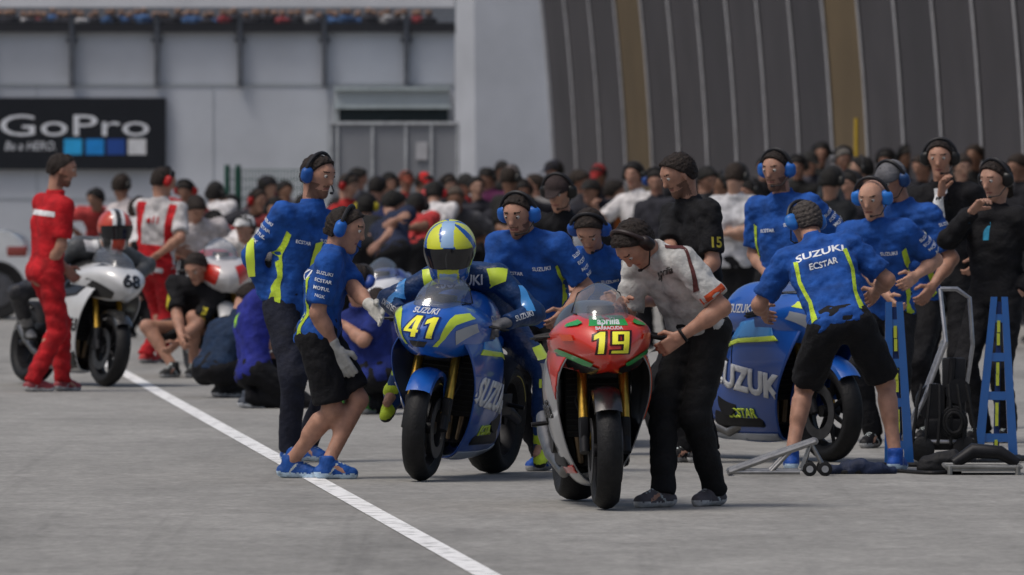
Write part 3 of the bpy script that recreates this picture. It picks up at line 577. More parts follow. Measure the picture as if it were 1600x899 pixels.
person('person in white and red top bending over the red motorcycle',545,(322,432),(314,352),(308,328),((345,410,-.2),(295,400,-.2)),((330,0),(300,0)),20,dict(top=(.5,.46,.46),bot=(.3,.01,.01),skin=SKD),hp=45,fine=False)
person('person in dark navy crouching low with back turned beside the blue croucher',622,(335,575,.0),(370,505,.15),(392,470,.3),((420,500,.3),(400,540,.4)),((372,.1),(345,.0)),130,dict(top=(.010,.025,.06),bot=BLK,sleeve='s',shoe=(.02,.02,.02),skin=SKD),hp=50,H=1.75,hyaw=110)
p=person('person in violet-blue shirt crouching with a grey sole, left of the standing blue jacket',638,(398,578,.0),(395,470,.12),(432,450,.2),((470,480,.2),(450,540,.2)),((430,.1),(388,-.05)),105,dict(top=(.018,.025,.22),bot=BLK,shoe=(.05,.06,.08),sole=(.6,.62,.65),skin=SKD),hp=50,H=1.78,hyaw=100)
decal(p['shirt'],txt('M',.09,0,.03),mat((.3,.6,.05),.8,0,'cloth'),p['N']-p['U']*.15,-p['F'],p['U'],st=.3,maxd=.5)
person('person in dark blue shirt with blue headphones crouching behind the mechanic in shorts',648,(585,585,.0),(566,485,.1),(560,443,.05),((610,470,.1),(530,500,.1)),((570,.0),(535,.1)),150,dict(top=(.010,.022,.15),bot=BLK,phones=(.03,.1,.5),shoe=(.05,.2,.03),skin=SKD),hp=30,H=1.8)
person('person in dark blue overalls crouching between the shorts mechanic and motorcycle 41',640,(600,600,.2),(595,510,.3),(590,480,.3),((570,530,.2),(630,530,.2)),((600,.1),(570,.1)),175,dict(top=(.01,.015,.10),bot=(.01,.012,.06),shoe=(.05,.2,.03),skin=SKD),hp=40,fine=False)
p=person('tall person in blue and yellow jacket and dark trousers standing left of centre',722,(458,474),(487,330),(498,276),((512,455,.25),(427,486,-.05)),((478,.15),(452,-.1)),35,dict(top=BLUE,sleeve='l',bot=(.010,.012,.024),phones=(.03,.16,.6),shoe=(.01,.08,.35),sole=(.4,.5,.6),beard=1,topname='jacket',skin=SKD),H=1.86,hyaw=50,hp=14,pole=(None,V((-.9,.2,-.3))),lean=-1)
suz(p,front=True,sl=(1,));decal(p['shirt'],poly([(-.02,.10),(.03,.10),(.03,-.12),(-.02,-.12)]),lm,p['arms'][1][0],(-.3,-1,.1),(0,0,1),st=.2,maxd=.3)
decal(p['shirt'],poly([(.0,-.18),(.05,-.16),(.03,-.35),(.05,-.5),(-.01,-.5)]),lm,p['N'],p['F'],p['U'],st=.3,maxd=.42)
p=person('person in blue polo and black shorts reaching towards motorcycle 41 in white gloves',748,(500,518,.0),(522,396,-.02),(541,360,-.03),((600,502,-.38),(536,566,-.1)),((512,-.10),(452,.10)),84,dict(top=BLUE,bot=BLK,shorts=1,glove=(.5,.49,.45),phones=(.03,.2,.75),shoe=(.01,.07,.30),sole=(.5,.65,.8),skin=SKD),H=1.72,hyaw=75,hp=18,curl=.35,pole=(V((0,.2,-1)),V((-.8,-.2,-.3))))
suz(p,back=True,sl=(1,))
N,U,A,F=p['N'],p['U'],p['A'],p['F'];decal(p['shirt'],poly([(-.05,-.12),(.0,-.14),(-.01,-.3),(-.05,-.44),(-.09,-.5),(-.10,-.4),(-.06,-.28)]),lm,N,-A,U,st=.13,maxd=.2)
p=person('person in blue team polo with headphones standing behind the rider of motorcycle 41',738,(850,500,.3),(824,370,.05),(810,338,-.02),((872,500,-.15),(790,505,-.2)),((880,.1),(850,.3)),-22,dict(top=BLUE,bot=BLK,phones=(.03,.2,.75),shoe=(.01,.07,.35),beard=1,skin=SKD),H=1.8,hyaw=-25,hp=18,pole=(V((.7,.4,-.8)),None))
suz(p,front=True,sl=(0,))
p=person('person in blue shirt with dark hair bending behind the number 19 motorcycle',712,(945,490,.3),(928,398,-.1),(921,362,-.22),((958,468,-.3),(893,450,-.25)),((960,.2),(920,.3)),-10,dict(top=BLUE,bot=BLK,phones=(.03,.14,.6),skin=SKD,hv=.006),H=1.74,hp=45)
suz(p,front=True)
p=person('person in light grey shirt and black trousers leaning over the number 19 motorcycle',792,(1090,510,.1),(1026,398,-.08),(992,384,-.16),((1044,540,-.25),(966,474,-.22)),((1118,.15),(1036,-.1)),-50,dict(top=(.46,.46,.45),bot=(.008,.008,.009),phones=(.03,.02,.02),band=(.03,.02,.02),shoe=(.10,.09,.10),sole=(.5,.5,.5),skin=SKD,watch=1,hv=.006,long=1),H=1.84,hyaw=-50,hp=62,pole=(V((1,-.2,.0)),V((-.1,.5,-1))))
N,U,A,F=p['N'],p['U'],p['A'],p['F']
el=p['arms'][0][0];sh=p['S'][0];decal(p['shirt'],poly([(-.09,.018),(.09,.018),(.09,-.018),(-.09,-.018)]),mat((.5,.07,.02),.8,0,'cloth'),sh.lerp(el,.7),(.2,-1,.1),(sh-el),st=.2,maxd=.3)
decal(p['shirt'],txt('aprilia',.03,.2,.02),bk,N+A*.06-U*.1+F*.05,(-.2,-1,.3),(0,0,1),st=.3,maxd=.5)
decal(p['shirt'],poly([(.02,.03),(.09,.0),(.14,-.25),(.12,-.25),(.08,-.03),(.02,.01)]),mat((.08,.02,.02),.8,0,'cloth'),N,(.3,-1,.3),(0,0,1),st=.3,maxd=.5)
p=person('tall person in black polo with short dark hair standing behind the man in grey',725,(1095,478,.3),(1078,322),(1060,275),((1050,470,0),(1040,440,-.1)),((1110,.3),(1080,.3)),-55,dict(top=BLK,bot=BLK,skin=SKD,beard=1,hv=.004),H=1.82,hyaw=-60,hp=28)
decal(p['shirt'],txt('15',.06,0,.03),mat((.45,.38,.05),.8,0,'cloth'),p['S'][0].lerp(p['arms'][0][0],.6),(.4,-1,0),(0,0,1),st=.2,maxd=.3)
p=person('person in blue team shirt with headphones standing behind the parked blue motorcycle',690,(1232,460),(1224,312),(1212,268),((1270,430,-.1),(1205,440,-.1)),((1250,0),(1215,0)),-25,dict(top=BLUE,bot=BLK,phones=(.03,.2,.75),skin=SKD,beard=1),H=1.8,hyaw=-30,hp=10)
suz(p,front=True,sl=(0,))
p=person('person in blue shirt reading SUZUKI and black shorts bending over a motorcycle, back turned',735,(1312,505,-.15),(1274,384,.16),(1258,350,.30),((1197,494,.50),(1362,464,.45)),((1236,-.05),(1398,-.1)),172,dict(top=BLUE,bot=BLK,shorts=1,phones=(.04,.25,.8),shoe=(.01,.07,.35),sole=(.5,.65,.8),skin=SKD,hair=(.06,.05,.045)),H=1.82,hyaw=-150,hp=25,pole=(V((-.5,-.3,-.6)),V((.8,-.2,-.6))),curl=.8)
suz(p,back=True,sl=())
p=person('bald person in blue shirt with bright blue ear protectors between two others in blue',700,(1385,490,.2),(1368,352,.05),(1362,312,0),((1420,440,-.1),(1400,480,-.25)),((1400,0),(1365,0)),-15,dict(top=BLUE,bot=BLK,phones=(.04,.3,1.),hair=None,skin=(.48,.27,.19)),H=1.76,hyaw=-20,hp=18)
suz(p,front=True,sl=(0,))
p=person('person in blue and lime shirt with a grey cap looking down, arms lowered',690,(1432,468,.2),(1412,325,.1),(1393,284,.05),((1447,462,-.2),(1400,470,-.1)),((1450,0),(1415,0)),-35,dict(top=BLUE,bot=BLK,cap=(.12,.12,.13),beanie=1,phones=(.03,.1,.3),skin=SKD),H=1.84,hyaw=-40,hp=25)
suz(p,front=True,sl=(0,))
p=person('person in black jacket over a white shirt holding his chin, with headphones',670,(1482,440),(1474,294),(1468,250),((1520,420,-.1),(1472,288,-.2)),((1495,0),(1460,0)),-15,dict(top=BLK,sleeve='l',bot=BLK,phones=(.02,.02,.02),skin=SKD,topname='jacket'),H=1.85,hyaw=-10,hp=8)
decal(p['shirt'],poly([(-.045,.02),(.045,.02),(.035,-.22),(-.01,-.3),(-.03,-.2)]),mat(WHT,.8,0,'cloth'),p['N']-p['U']*.02,p['F'],p['U'],st=.3,maxd=.5)
p=person('person in black jacket with long dark hair and headphones at the far right',692,(1556,462),(1552,330),(1554,283),((1585,470,-.1),(1530,318,-.28)),((1575,0),(1535,0)),-35,dict(top=BLK,sleeve='l',bot=BLK,phones=(.02,.02,.02),longhair=1,skin=(.44,.25,.18),topname='jacket'),H=1.8,hyaw=-40,hp=15,pole=(None,V((-.8,.2,-.9))))
decal(p['shirt'],poly([(-.03,.02),(.03,.02),(.02,-.16),(-.02,-.16)]),mat((.03,.25,.42),.8,0,'cloth'),p['N']-p['U']*.02,p['F'],p['U'],st=.3,maxd=.5)
p=person('person in black vest over a white top with dark headset behind the blue team mechanic',655,(885,455),(880,342),(872,302),((905,420,-.1),(850,400,-.2)),((900,0),(865,0)),-20,dict(top=BLK,bot=BLK,phones=(.02,.02,.02),cap=(.03,.02,.02),skin=SKD),H=1.74,hyaw=-20,hp=22)
decal(p['shirt'],poly([(.09,.0),(.16,-.02),(.15,-.3),(.11,-.3)]),mat(WHT,.8,0,'cloth'),p['N']-p['U']*.04,p['F'],p['U'],st=.3,maxd=.5)
print('people',time.time()-T0)
# ---------------------------------------------------------------- crowd
def crowd(px,py,s,top,lab,yaw=None,bot=BLK,sl='s',phones=None,cap=None,hair=None,skin=None,arm=None,**k):
    if hair is None:hair=rnd.choice([(.010,.008,.007),(.014,.010,.008),(.026,.017,.012),(.01,.009,.008),(.012,.01,.009)])
    if skin is None:skin=rnd.choice([(.36,.20,.145),(.30,.165,.115),(.40,.24,.175),(.24,.13,.085)])
    if phones is None and cap is None:
        q=rnd.random()
        if q<.35:phones=(.02,.02,.02)
        elif q<.6:cap=rnd.choice([(.015,.015,.02),(.02,.02,.03),(.25,.02,.02),(.4,.4,.42)])
    if max(top)<.3:top=tuple(a*.75 for a in top)
    Y=FP/s;zh=CH-(py-HY)/s;yaw=rnd.uniform(-70,70) if yaw is None else yaw+rnd.uniform(-45,45);Z=lambda z:HY+(CH-z)*s
    if zh>1.42:h=min(1.08,(zh+.12)/1.78);zp=.93*h;zn=zh-.185
    else:h=.97;zp=.88;zn=zh-.14
    dx=rnd.uniform(-7,7);hx=px+rnd.uniform(-4,4)
    fit=dict(top=top,bot=bot,sleeve=sl,phones=phones,cap=cap,hair=hair,skin=skin);fit.update(k)
    person(lab,None,(hx+dx*2,Z(zp)),(hx+dx*.5,Z(zn)),(px,py),((hx+dx+rnd.uniform(.1,.24)*s,Z(zp+rnd.choice([.05,.1,.35])),-.15),(hx+dx-rnd.uniform(.1,.24)*s,Z(zp+rnd.choice([0,.05,.2])),-.15)) if arm is None else arm,((px+.11*s+dx,0),(px-.11*s+dx,0)),yaw,fit,H=1.78*h,hp=rnd.uniform(0,30),hyaw=yaw+rnd.uniform(-45,45),res=.02,fine=False,Y=Y,group='people crowding the pit lane behind the motorcycles')
k1=(.02,.02,.02);PR=(.6,.02,.02);WT=(.6,.58,.58)
CR=[(190,292,150,(.55,.5,.5),'person in white top behind the white motorcycle rider',170,dict()),
(292,300,150,(.35,.03,.03),'person in dark red top behind the man with red headphones',-20,dict(phones=PR)),
(335,305,148,WT,'person in white top with a black cap above the red motorcycle',160,dict(cap=k1,phones=k1)),
(362,322,146,(.05,.05,.06),'person in charcoal top left of the green fence post',10,dict()),
(405,315,150,(.04,.04,.05),'person in black top just left of the tall blue jacket',-30,dict(phones=PR)),
(385,358,172,WT,'person in white shirt and white cap stooping above the crouching men',30,dict(cap=(.6,.6,.6))),
(432,330,152,(.2,.02,.02),'person in dark red shirt seen beside the tall blue jacket arm',20,dict()),
(545,292,155,(.35,.02,.02),'person in red shirt right of the tall blue jacket head',40,dict(phones=PR)),
(590,295,150,(.02,.03,.10),'person in navy shirt standing in the gap left of the red and white shirts',-170,dict()),
(572,325,160,(.02,.02,.02),'person in black shirt with yellow headphones above the crouching mechanics',-150,dict(phones=(.6,.5,.03))),
(635,285,140,(.3,.03,.03),'person in red top far back in front of the grey container',-20,dict(cap=(.2,.05,.03))),
(650,325,165,(.45,.04,.04),'person in red and white shirt with back turned left of the yellow helmet',170,dict(phones=k1)),
(678,305,160,WT,'person in white shirt with red headphones left of the yellow helmet',150,dict(phones=PR)),
(712,312,158,(.1,.1,.11),'person in grey shirt directly behind the yellow helmet',10,dict(hair=(.08,.06,.045))),
(530,330,152,(.05,.02,.02),'person in maroon shirt between the two blue mechanics',-10,dict()),
(745,295,150,(.03,.03,.04),'person in black shirt right of the yellow helmet in front of the pillar',0,dict()),
(762,280,135,(.12,.02,.08),'person in purple shirt in front of the pale pillar',10,dict()),
(798,280,160,(.02,.02,.02),'person in black with a light cap above the bearded blue mechanic',170,dict(cap=(.15,.13,.13),phones=k1)),
(785,268,128,(.03,.03,.03),'person in dark clothes far back at the right edge of the pillar',0,dict()),
(835,290,140,(.02,.02,.025),'person in black just left of the man in the black vest',-10,dict()),
(905,285,150,(.05,.05,.06),'person in dark grey right of the man in the black vest',20,dict()),
(935,275,140,(.02,.02,.03),'person in dark top left of the pointing white shirt',-20,dict()),
(960,300,150,(.35,.1,.02),'person in orange top stooping behind the number 19 motorcycle',30,dict()),
(990,276,165,WT,'person in white shirt with headset pointing to the left with an arm out',-60,dict(phones=k1,arm=((955,330,.2),(928,318,-.2)))),
(1025,285,170,(.03,.03,.04),'person in black with blue headphones left of the tall black polo',-60,dict(phones=(.03,.1,.4))),
(1105,282,170,(.03,.03,.035),'person in black right of the tall black polo head',20,dict()),
(1150,278,180,(.5,.5,.52),'person in white and black shirt with a black cap facing away',170,dict(cap=k1,phones=k1)),
(1172,300,172,(.02,.02,.025),'person in black behind the white and black shirt',-20,dict()),
(1245,262,150,(.02,.02,.02),'person in black behind the standing blue mechanic',10,dict()),
(1283,242,140,(.02,.02,.02),'person in dark top highest at the back beside the headset wearer',0,dict()),
(1316,250,160,(.04,.05,.06),'person in dark top with a headset over grey hair in the back row',0,dict(phones=(.3,.3,.32),hair=(.12,.11,.10))),
(1300,285,185,(.01,.012,.015),'person in black with a dark cap directly above the SUZUKI back',170,dict(cap=k1,phones=k1)),
(1345,266,165,(.02,.02,.03),'person in dark navy behind the bald man',-10,dict()),
(1385,252,150,(.02,.03,.06),'person in dark blue at the back beside the black jacket',10,dict()),
(1440,262,160,(.015,.015,.02),'person in black between the grey cap and the chin-holding man',-10,dict()),
(1503,262,170,(.015,.015,.015),'person in black between the two black jackets',0,dict(sl='l')),
(1522,245,150,(.02,.02,.02),'person in dark clothes behind the long-haired person',10,dict()),
(1590,262,165,(.015,.015,.02),'person in dark jacket at the right edge of the back row',-20,dict(sl='l')),
(865,268,135,(.02,.02,.02),'person in black at the foot of the striped wall near the pillar',0,dict()),
(1195,262,150,(.02,.02,.025),'person in dark clothes left of the standing blue mechanic',10,dict()),
(1070,262,145,(.02,.02,.025),'person in dark clothes behind the tall black polo',10,dict()),
(480,322,150,(.3,.02,.02),'person in red hidden mostly by the tall blue jacket',10,dict()),
(615,320,168,(.02,.03,.07),'person in dark navy polo with back turned above the dark blue motorcycle',175,dict()),
(152,312,140,(.45,.05,.05),'person in red top far back above the white motorcycle rider',20,dict()),
(215,330,160,WT,'person in white top left of the man with red headphones',150,dict(phones=PR)),
(305,345,160,WT,'person in white and red top in front of the dark red top',-20,dict()),
(335,350,158,(.3,.02,.02),'person in red stooping left of the white cap',30,dict(phones=k1)),
(420,292,135,(.1,.02,.03),'person in wine-coloured top left of the tall blue jacket head',10,dict()),
(447,300,140,WT,'person in pale top touching the tall blue jacket shoulder',-10,dict()),
(560,280,138,(.1,.1,.12),'person in grey far back in front of the container left side',10,dict()),
(608,290,142,(.25,.02,.02),'person in dark red far back in front of the container middle',-10,dict(phones=k1)),
(663,288,138,(.03,.03,.05),'person in navy far back in front of the container right side',10,dict(cap=PR)),
(700,292,145,(.02,.02,.03),'person in black far back behind the white shirt with red headphones',0,dict(phones=k1)),
(728,290,140,(.35,.03,.03),'person in red in front of the bright pillar edge',20,dict(cap=k1)),
(815,300,150,(.03,.03,.04),'person in black directly above the bearded blue mechanic shoulder',10,dict(phones=k1)),
(860,290,146,(.25,.24,.24),'person in grey top behind the black vest',0,dict()),
(922,300,155,(.02,.02,.03),'person in black above the dark-haired bending blue mechanic',-20,dict(cap=k1)),
(1128,290,165,(.02,.02,.03),'person in black between the tall black polo and white and black shirt',10,dict(phones=k1)),
(1265,255,145,(.06,.06,.08),'person in slate top right of the standing blue mechanic head',-10,dict(cap=k1)),
(1330,290,178,(.02,.02,.03),'person in black with dark headset left of the bald man',-20,dict(phones=k1)),
(1415,245,140,(.03,.03,.04),'person in dark top behind the grey cap',10,dict())]
for (px,py,s,top,lab,yw,k) in CR:crowd(px,py,s,top,lab,yw,**k)
print('crowd',time.time()-T0)
# ---------------------------------------------------------------- ground
def nmat(name,build):
    m=bpy.data.materials.new(name);m.use_nodes=True;build(m.node_tree,m.node_tree.nodes['Principled BSDF']);return m
def asph(nt,b):
    N=nt.nodes;L=nt.links;tc=N.new('ShaderNodeTexCoord');b.inputs['Roughness'].default_value=.88;b.inputs['Specular IOR Level'].default_value=.25
    def nz(sc_,det,sx=1,sy=1):
        mp=N.new('ShaderNodeMapping');mp.inputs['Scale'].default_value=(sx,sy,1);L.new(tc.outputs['Object'],mp.inputs[0]);n=N.new('ShaderNodeTexNoise');n.inputs['Scale'].default_value=sc_;n.inputs['Detail'].default_value=det;n.inputs['Roughness'].default_value=.65;L.new(mp.outputs[0],n.inputs['Vector']);return n
    a=nz(.5,6,1,.35);d=nz(22,5,1,.5);e=nz(2.5,6,1,.6);f=nz(1.2,3,.5,.06);g_=nz(9,4,1,.3);t_=nz(1.0,4,3.2,.035)
    def mr(n,lo,hi,a0,a1):
        m=N.new('ShaderNodeMapRange');m.inputs[1].default_value=lo;m.inputs[2].default_value=hi;m.inputs[3].default_value=a0;m.inputs[4].default_value=a1;L.new(n.outputs['Fac'],m.inputs[0]);return m
    def mul(x,y):
        m=N.new('ShaderNodeMath');m.operation='MULTIPLY';L.new(x.outputs[0],m.inputs[0]);L.new(y.outputs[0],m.inputs[1]);return m
    v=mul(mul(mul(mul(mul(mr(a,.3,.7,.80,1.14),mr(d,.3,.7,.82,1.18)),mr(e,.3,.7,.86,1.12)),mr(f,.54,.66,1,.82)),mr(g_,.3,.7,.88,1.12)),mr(t_,.58,.68,1,.86))
    s=N.new('ShaderNodeVectorMath');s.operation='SCALE';s.inputs[0].default_value=(.270,.264,.248);L.new(v.outputs[0],s.inputs['Scale']);L.new(s.outputs[0],b.inputs['Base Color'])
    bp=N.new('ShaderNodeBump');bp.inputs['Strength'].default_value=.25;bp.inputs['Distance'].default_value=.01;L.new(d.outputs['Fac'],bp.inputs['Height']);L.new(bp.outputs[0],b.inputs['Normal'])
g=MB();g.add([(-400,-50,0),(400,-50,0),(400,700,0),(-400,700,0)],[(0,1,2,3)]);tag(g.build('ground',nmat('tarmac',asph),None,False),kind='structure')
def pl(nt,b):
    N=nt.nodes;L=nt.links;tc=N.new('ShaderNodeTexCoord');n=N.new('ShaderNodeTexNoise');n.inputs['Scale'].default_value=9;n.inputs['Detail'].default_value=8;L.new(tc.outputs['Object'],n.inputs['Vector']);r=N.new('ShaderNodeValToRGB');r.color_ramp.elements[0].position=.36;r.color_ramp.elements[0].color=(.36,.36,.35,1);r.color_ramp.elements[1].position=.48;r.color_ramp.elements[1].color=(.80,.80,.79,1);L.new(n.outputs['Fac'],r.inputs[0]);L.new(r.outputs[0],b.inputs['Base Color']);b.inputs['Roughness'].default_value=.8
a=W(195,584,gy(584));b_=W(760,899,gy(899));dr=(b_-a);g=MB();p0=a-dr*.3;p1=b_+dr*.5;w=.058;g.add([(p0.x-w,p0.y,.004),(p0.x+w,p0.y,.004),(p1.x+w,p1.y,.004),(p1.x-w,p1.y,.004)],[(0,3,2,1)]);tag(g.build('lane_marking',nmat('line',pl),None,False),kind='structure')
# ---------------------------------------------------------------- left building
YW=FP/120.
cw_=mat((.53,.555,.60),.85,0,'wall');st=empty('grandstand_building',(-5,YW,0),'pale grey concrete grandstand building with hanging brackets and spectators above, at the left','building')
def bxW(b,x0,y0,x1,y1,Y,d,m=0,bev=0):
    A_=W(x0,y1,Y);B_=W(x1,y0,Y);b.box((A_.x,Y,A_.z),(B_.x,Y+d,B_.z),m,bev);return b
def own(o,root):
    o.parent=root;o.data.transform(Matrix.Translation(-root.location));return o
b=MB();b.box((-30,YW,0),(-.75,YW+1,3.38));own(b.build('wall',cw_,None,False),st)
b=MB();b.box((-30,YW-.02,2.68),(-.75,YW-.002,2.72));b.box((-30,YW-.012,1.2),(-.75,YW-.002,1.22))
for x in (-11,-8.6,-6.2,-3.9,-2.4):b.box((x,YW-.01,0),(x+.015,YW-.003,2.68))
own(b.build('wall_trim',mat((.42,.45,.48),.85,0,'wall'),None,False),st)
b=MB();b.box((-30,YW-.12,3.38),(-.75,YW+3,3.50));own(b.build('ledge',mat((.05,.05,.055),.7,0,'wall'),None,False),st)
b=MB();b.box((-30,YW-.3,3.70),(-.75,YW-.1,3.95));own(b.build('roof_beam',mat((.6,.61,.64),.7,0,'wall'),None,False),st)
b=MB();b.box((-30,YW+2.6,3.5),(-.75,YW+2.9,4.6));own(b.build('back_wall',mat((.2,.22,.25),.7,0,'wall'),None,False),st)
for x in(-160,-22,112,245,375,507,635):
    b=MB();bxW(b,x-4,22,x+4,136,YW-.14,.1,0,.01);bxW(b,x-9,60,x+9,66,YW-.1,.08);own(b.build('bracket',mat((.12,.13,.15),.6,.2,'metal'),None,False),st)
b=MB()
for i in range(4):b.tube([(-30,YW-.1,3.52+.05*i),(-.75,YW-.1,3.52+.05*i)],.006,5)
own(b.build('railing',mat((.3,.3,.31),.5,.5,'metal')),st)
b=MB()
for i in range(150):
    x=-16+i*.1+rnd.uniform(-.04,.04);m=rnd.choice([0,1,1,2,3,3,3,3]);z=3.47+rnd.uniform(0,.06);y=YW+.15+rnd.uniform(0,.6)
    b.lathe([(0,.1),(.08,.11),(.11,.05),(.12,.045)],(x,y,z-.03),'z',7,m);b.lathe([(.12,.03),(.15,.055),(.18,.05),(.21,.001)],(x,y,z-.03),'z',7,4)
tag(b.build('spectators',[cl(.3,.04,.05),cl(.06,.14,.32),cl(.45,.45,.47),cl(.03,.03,.04),cl(.3,.19,.14)]),'distant row of spectators seated behind the railing under the roof beam','spectators',kind='stuff')
w2=empty('annex_building',W(610,300,YW-1),'low pale annex with a dark window beside the grey container','building')
b=MB();bxW(b,522,138,702,330,YW-1,.9);own(b.build('wall',mat((.42,.46,.48),.8,0,'wall'),None,False),w2)
b=MB();bxW(b,530,170,700,192,YW-1.03,.02);own(b.build('window',mat((.02,.03,.035),.2,0,'plain'),None,False),w2)
b=MB();bxW(b,522,164,704,170,YW-1.08,.07);bxW(b,522,136,704,141,YW-1.08,.07);own(b.build('frame',mat((.4,.46,.48),.6,0,'plain'),None,False),w2)
YC=FP/132.
ct=empty('container',W(615,478,YC),'light grey panelled container with a pale frame in front of the annex','container')
b=MB();b.box(tuple(W(518,480,YC)[:2])+(0,),(W(716,0,YC).x,YC+2.3,W(0,194,YC).z));own(b.build('panel_wall',mat((.24,.25,.27),.6,0,'wall'),None,False),ct)
b=MB()
for x in(515,525,580,632,672,712):bxW(b,x,192,x+4,300,YC-.03,.028)
bxW(b,513,190,718,195,YC-.04,.03);own(b.build('frame',mat((.45,.47,.49),.5,0,'metal'),None,False),ct)
b=MB();bxW(b,650,222,668,250,YC-.03,.02);own(b.build('notice',mat((.45,.45,.47),.5,0,'plain'),None,False),ct)
YS=YW-.12;sg=empty('advertising_sign',W(110,265,YS),'black advertising board reading GoPro with four coloured squares on the grey wall','sign')
b=MB();bxW(b,-160,153,259,265,YS,.08,0,.004);own(b.build('board',mat((.010,.012,.017),.5,0,'plain'),None,False),sg)
def flat(geo,m,cen,name,root,dy=-.004):
    v=[(cen.x+a[0],cen.y+dy,cen.z+a[1]) for a in geo[0]];o=mk(name,v,geo[1],m,None,False);return own(o,root)
TW=mat((.7,.72,.76),.5,0,'plain')
flat(txt('GoPro',.285,0,.0,9,1.84),TW,W(116,198,YS),'brand_lettering',sg)
flat(txt('Be a HERO.',.118,.25,.0,9,.84),TW,W(47,229,YS),'slogan_lettering',sg)
for x,cc_ in((100,(.03,.38,.75)),(134,(.015,.24,.64)),(167,(.02,.07,.30)),(200,(.65,.66,.68))):
    g0=[(0,0),(.235,0),(.235,.205),(0,.205)];flat(poly(g0,9),mat(cc_,.5,0,'plain'),W(x,242,YS),'colour_square',sg)
YF=FP/126.;fe=empty('mesh_fence',W(410,466,YF),'dark green mesh fence behind the crowd left of the tall blue jacket','fence')
b=MB()
for i in range(26):
    x=W(352+i*5,0,YF).x;b.tube([(x,YF,0),(x,YF,W(0,266,YF).z)],.007,4)
for i in range(14):
    z=.1+i*.115;b.tube([(W(352,0,YF).x,YF,z),(W(477,0,YF).x,YF,z)],.007,4)
own(b.build('mesh',mat((.02,.08,.05),.6,0,'plain')),fe)
for x in(355,372,478):
    b=MB();q=W(x,258,YF);b.tube([(q.x,YF,0),(q.x,YF,q.z)],.035,8);own(b.build('post',mat((.015,.07,.05),.6,0,'plain')),fe)
# ---------------------------------------------------------------- pillar + striped pit building
YP=FP/107.;pi_=empty('building_pillar',(W(780,0,YP).x,YP,0),'broad pale grey end wall of the pit building in the centre','pillar')
def prism(b,pts,z0,z1,dz=None,m=0):
    n=len(pts);dz=dz or [0]*n;v=[(p[0],p[1],z0) for p in pts]+[(p[0]+dz[i],p[1],z1) for i,p in enumerate(pts)]
    b.add(v,[tuple(range(n))[::-1],tuple(range(n,2*n))]+[(i,(i+1)%n,n+(i+1)%n,n+i) for i in range(n)],m)
x0,x1,x2=W(706,0,YP).x,W(745,0,YP).x,W(900,0,YP).x
b=MB();prism(b,[(x0,YP+6),(x0,YP+.6),(x1,YP),(x2,YP),(x2,YP+6)],0,6,[-.12,-.12,-.06,0,0]);own(b.build('wall',mat((.43,.45,.49),.8,0,'wall'),None,False),pi_)
b=MB();b.box((x0-.1,YP+.61,3.6),(x0-.03,YP+5,3.7));own(b.build('trim',mat((.4,.41,.43),.8,0,'wall'),None,False),pi_)
pb=empty('pit_building',(3,130,0),'dark grey pit building with curved ribbed panels and two tan panels along the right','building')
A0_=V((.49,FP/110.,0));A1_=V((5.25,FP/150.,0));NP=15
def pf(t,z):
    q=A0_.lerp(A1_,t/NP);zz=max(0,z-1.0);return V((q.x+.12-.030*zz**1.7,q.y,z))
zs=[0,.6,1.2,1.6,2,2.4,2.8,3.2,3.6,4.,4.5,5]
pmG=mat((.056,.052,.057),.8,0,'wall');pmT=mat((.120,.086,.045),.8,0,'wall');pmS=mat((.40,.40,.42),.6,0,'plain');pmD=mat((.048,.045,.050),.8,0,'wall')
for i in range(0,20):
    v=[pf(i+.03,z) for z in zs]+[pf(i+.97,z) for z in zs];n=len(zs);f=[(j,j+1,n+j+1,n+j) for j in range(n-1)]
    o=mk('wall_panel',v,f,pmT if i in(3,10) else (pmG if i%3 else pmD),None,True);own(o,pb)
    b=MB();b.tube([pf(i,z)-V((.016,0,0)) for z in zs],.018,6);own(b.build('rib',pmS),pb)
bv_=[pf(0,z)+V((.04,0,0)) for z in zs]+[pf(20,z)+V((.04,0,0)) for z in zs];n=len(zs)
o=mk('backing',bv_,[(j,j+1,n+j+1,n+j) for j in range(n-1)],pmD,None,False);own(o,pb)
o=MB();q=W(1338,205,FP/138);o.tube([(q.x,q.y,0),(q.x,q.y,2.2)],.022,8);tag(o.build('pole',mat((.5,.34,.03),.6,0,'plain')),'thin yellow pole against the dark panels above the bald man','pole')
# ---------------------------------------------------------------- white car
YCa=gy(500);cr0=W(0,500,YCa);car=empty('parked_car',(cr0.x-2.0,YCa,0),'white car partly cut off at the left edge of the frame','car')
cx=car.location.x;xr=W(46,0,YCa).x-cx
prof=[(xr,.30),(xr+.02,.5),(xr-.02,.75),(xr-.22,.95),(xr-.75,1.02),(xr-1.2,1.36),(xr-2.3,1.46),(xr-3.3,1.38),(xr-3.95,1.0),(xr-4.15,.8),(xr-4.15,.3)]
rows=[[(x,(.0),z*.98) for x,z in prof],[(x,.1,z) for x,z in prof],[(x*.995,.85,z) for x,z in prof],[(x,1.6,z) for x,z in prof],[(x,1.7,z*.98) for x,z in prof]]
loft('car_body',rows,pt(.62,.64,.66),car,3,5,False)
b=MB();b.add([(x,-.004,z) for x,z in prof],[tuple(range(len(prof)))[::-1]]);b.build('side_panel',pt(.62,.64,.66),car,False)
b=MB();b.add([(xr-.85,-.012,1.0),(xr-1.25,-.012,1.29),(xr-3.2,-.012,1.31),(xr-3.6,-.012,.98)],[(0,1,2,3)]);b.build('side_window',mat((.02,.025,.03),.1,0,'paint'),car,False)
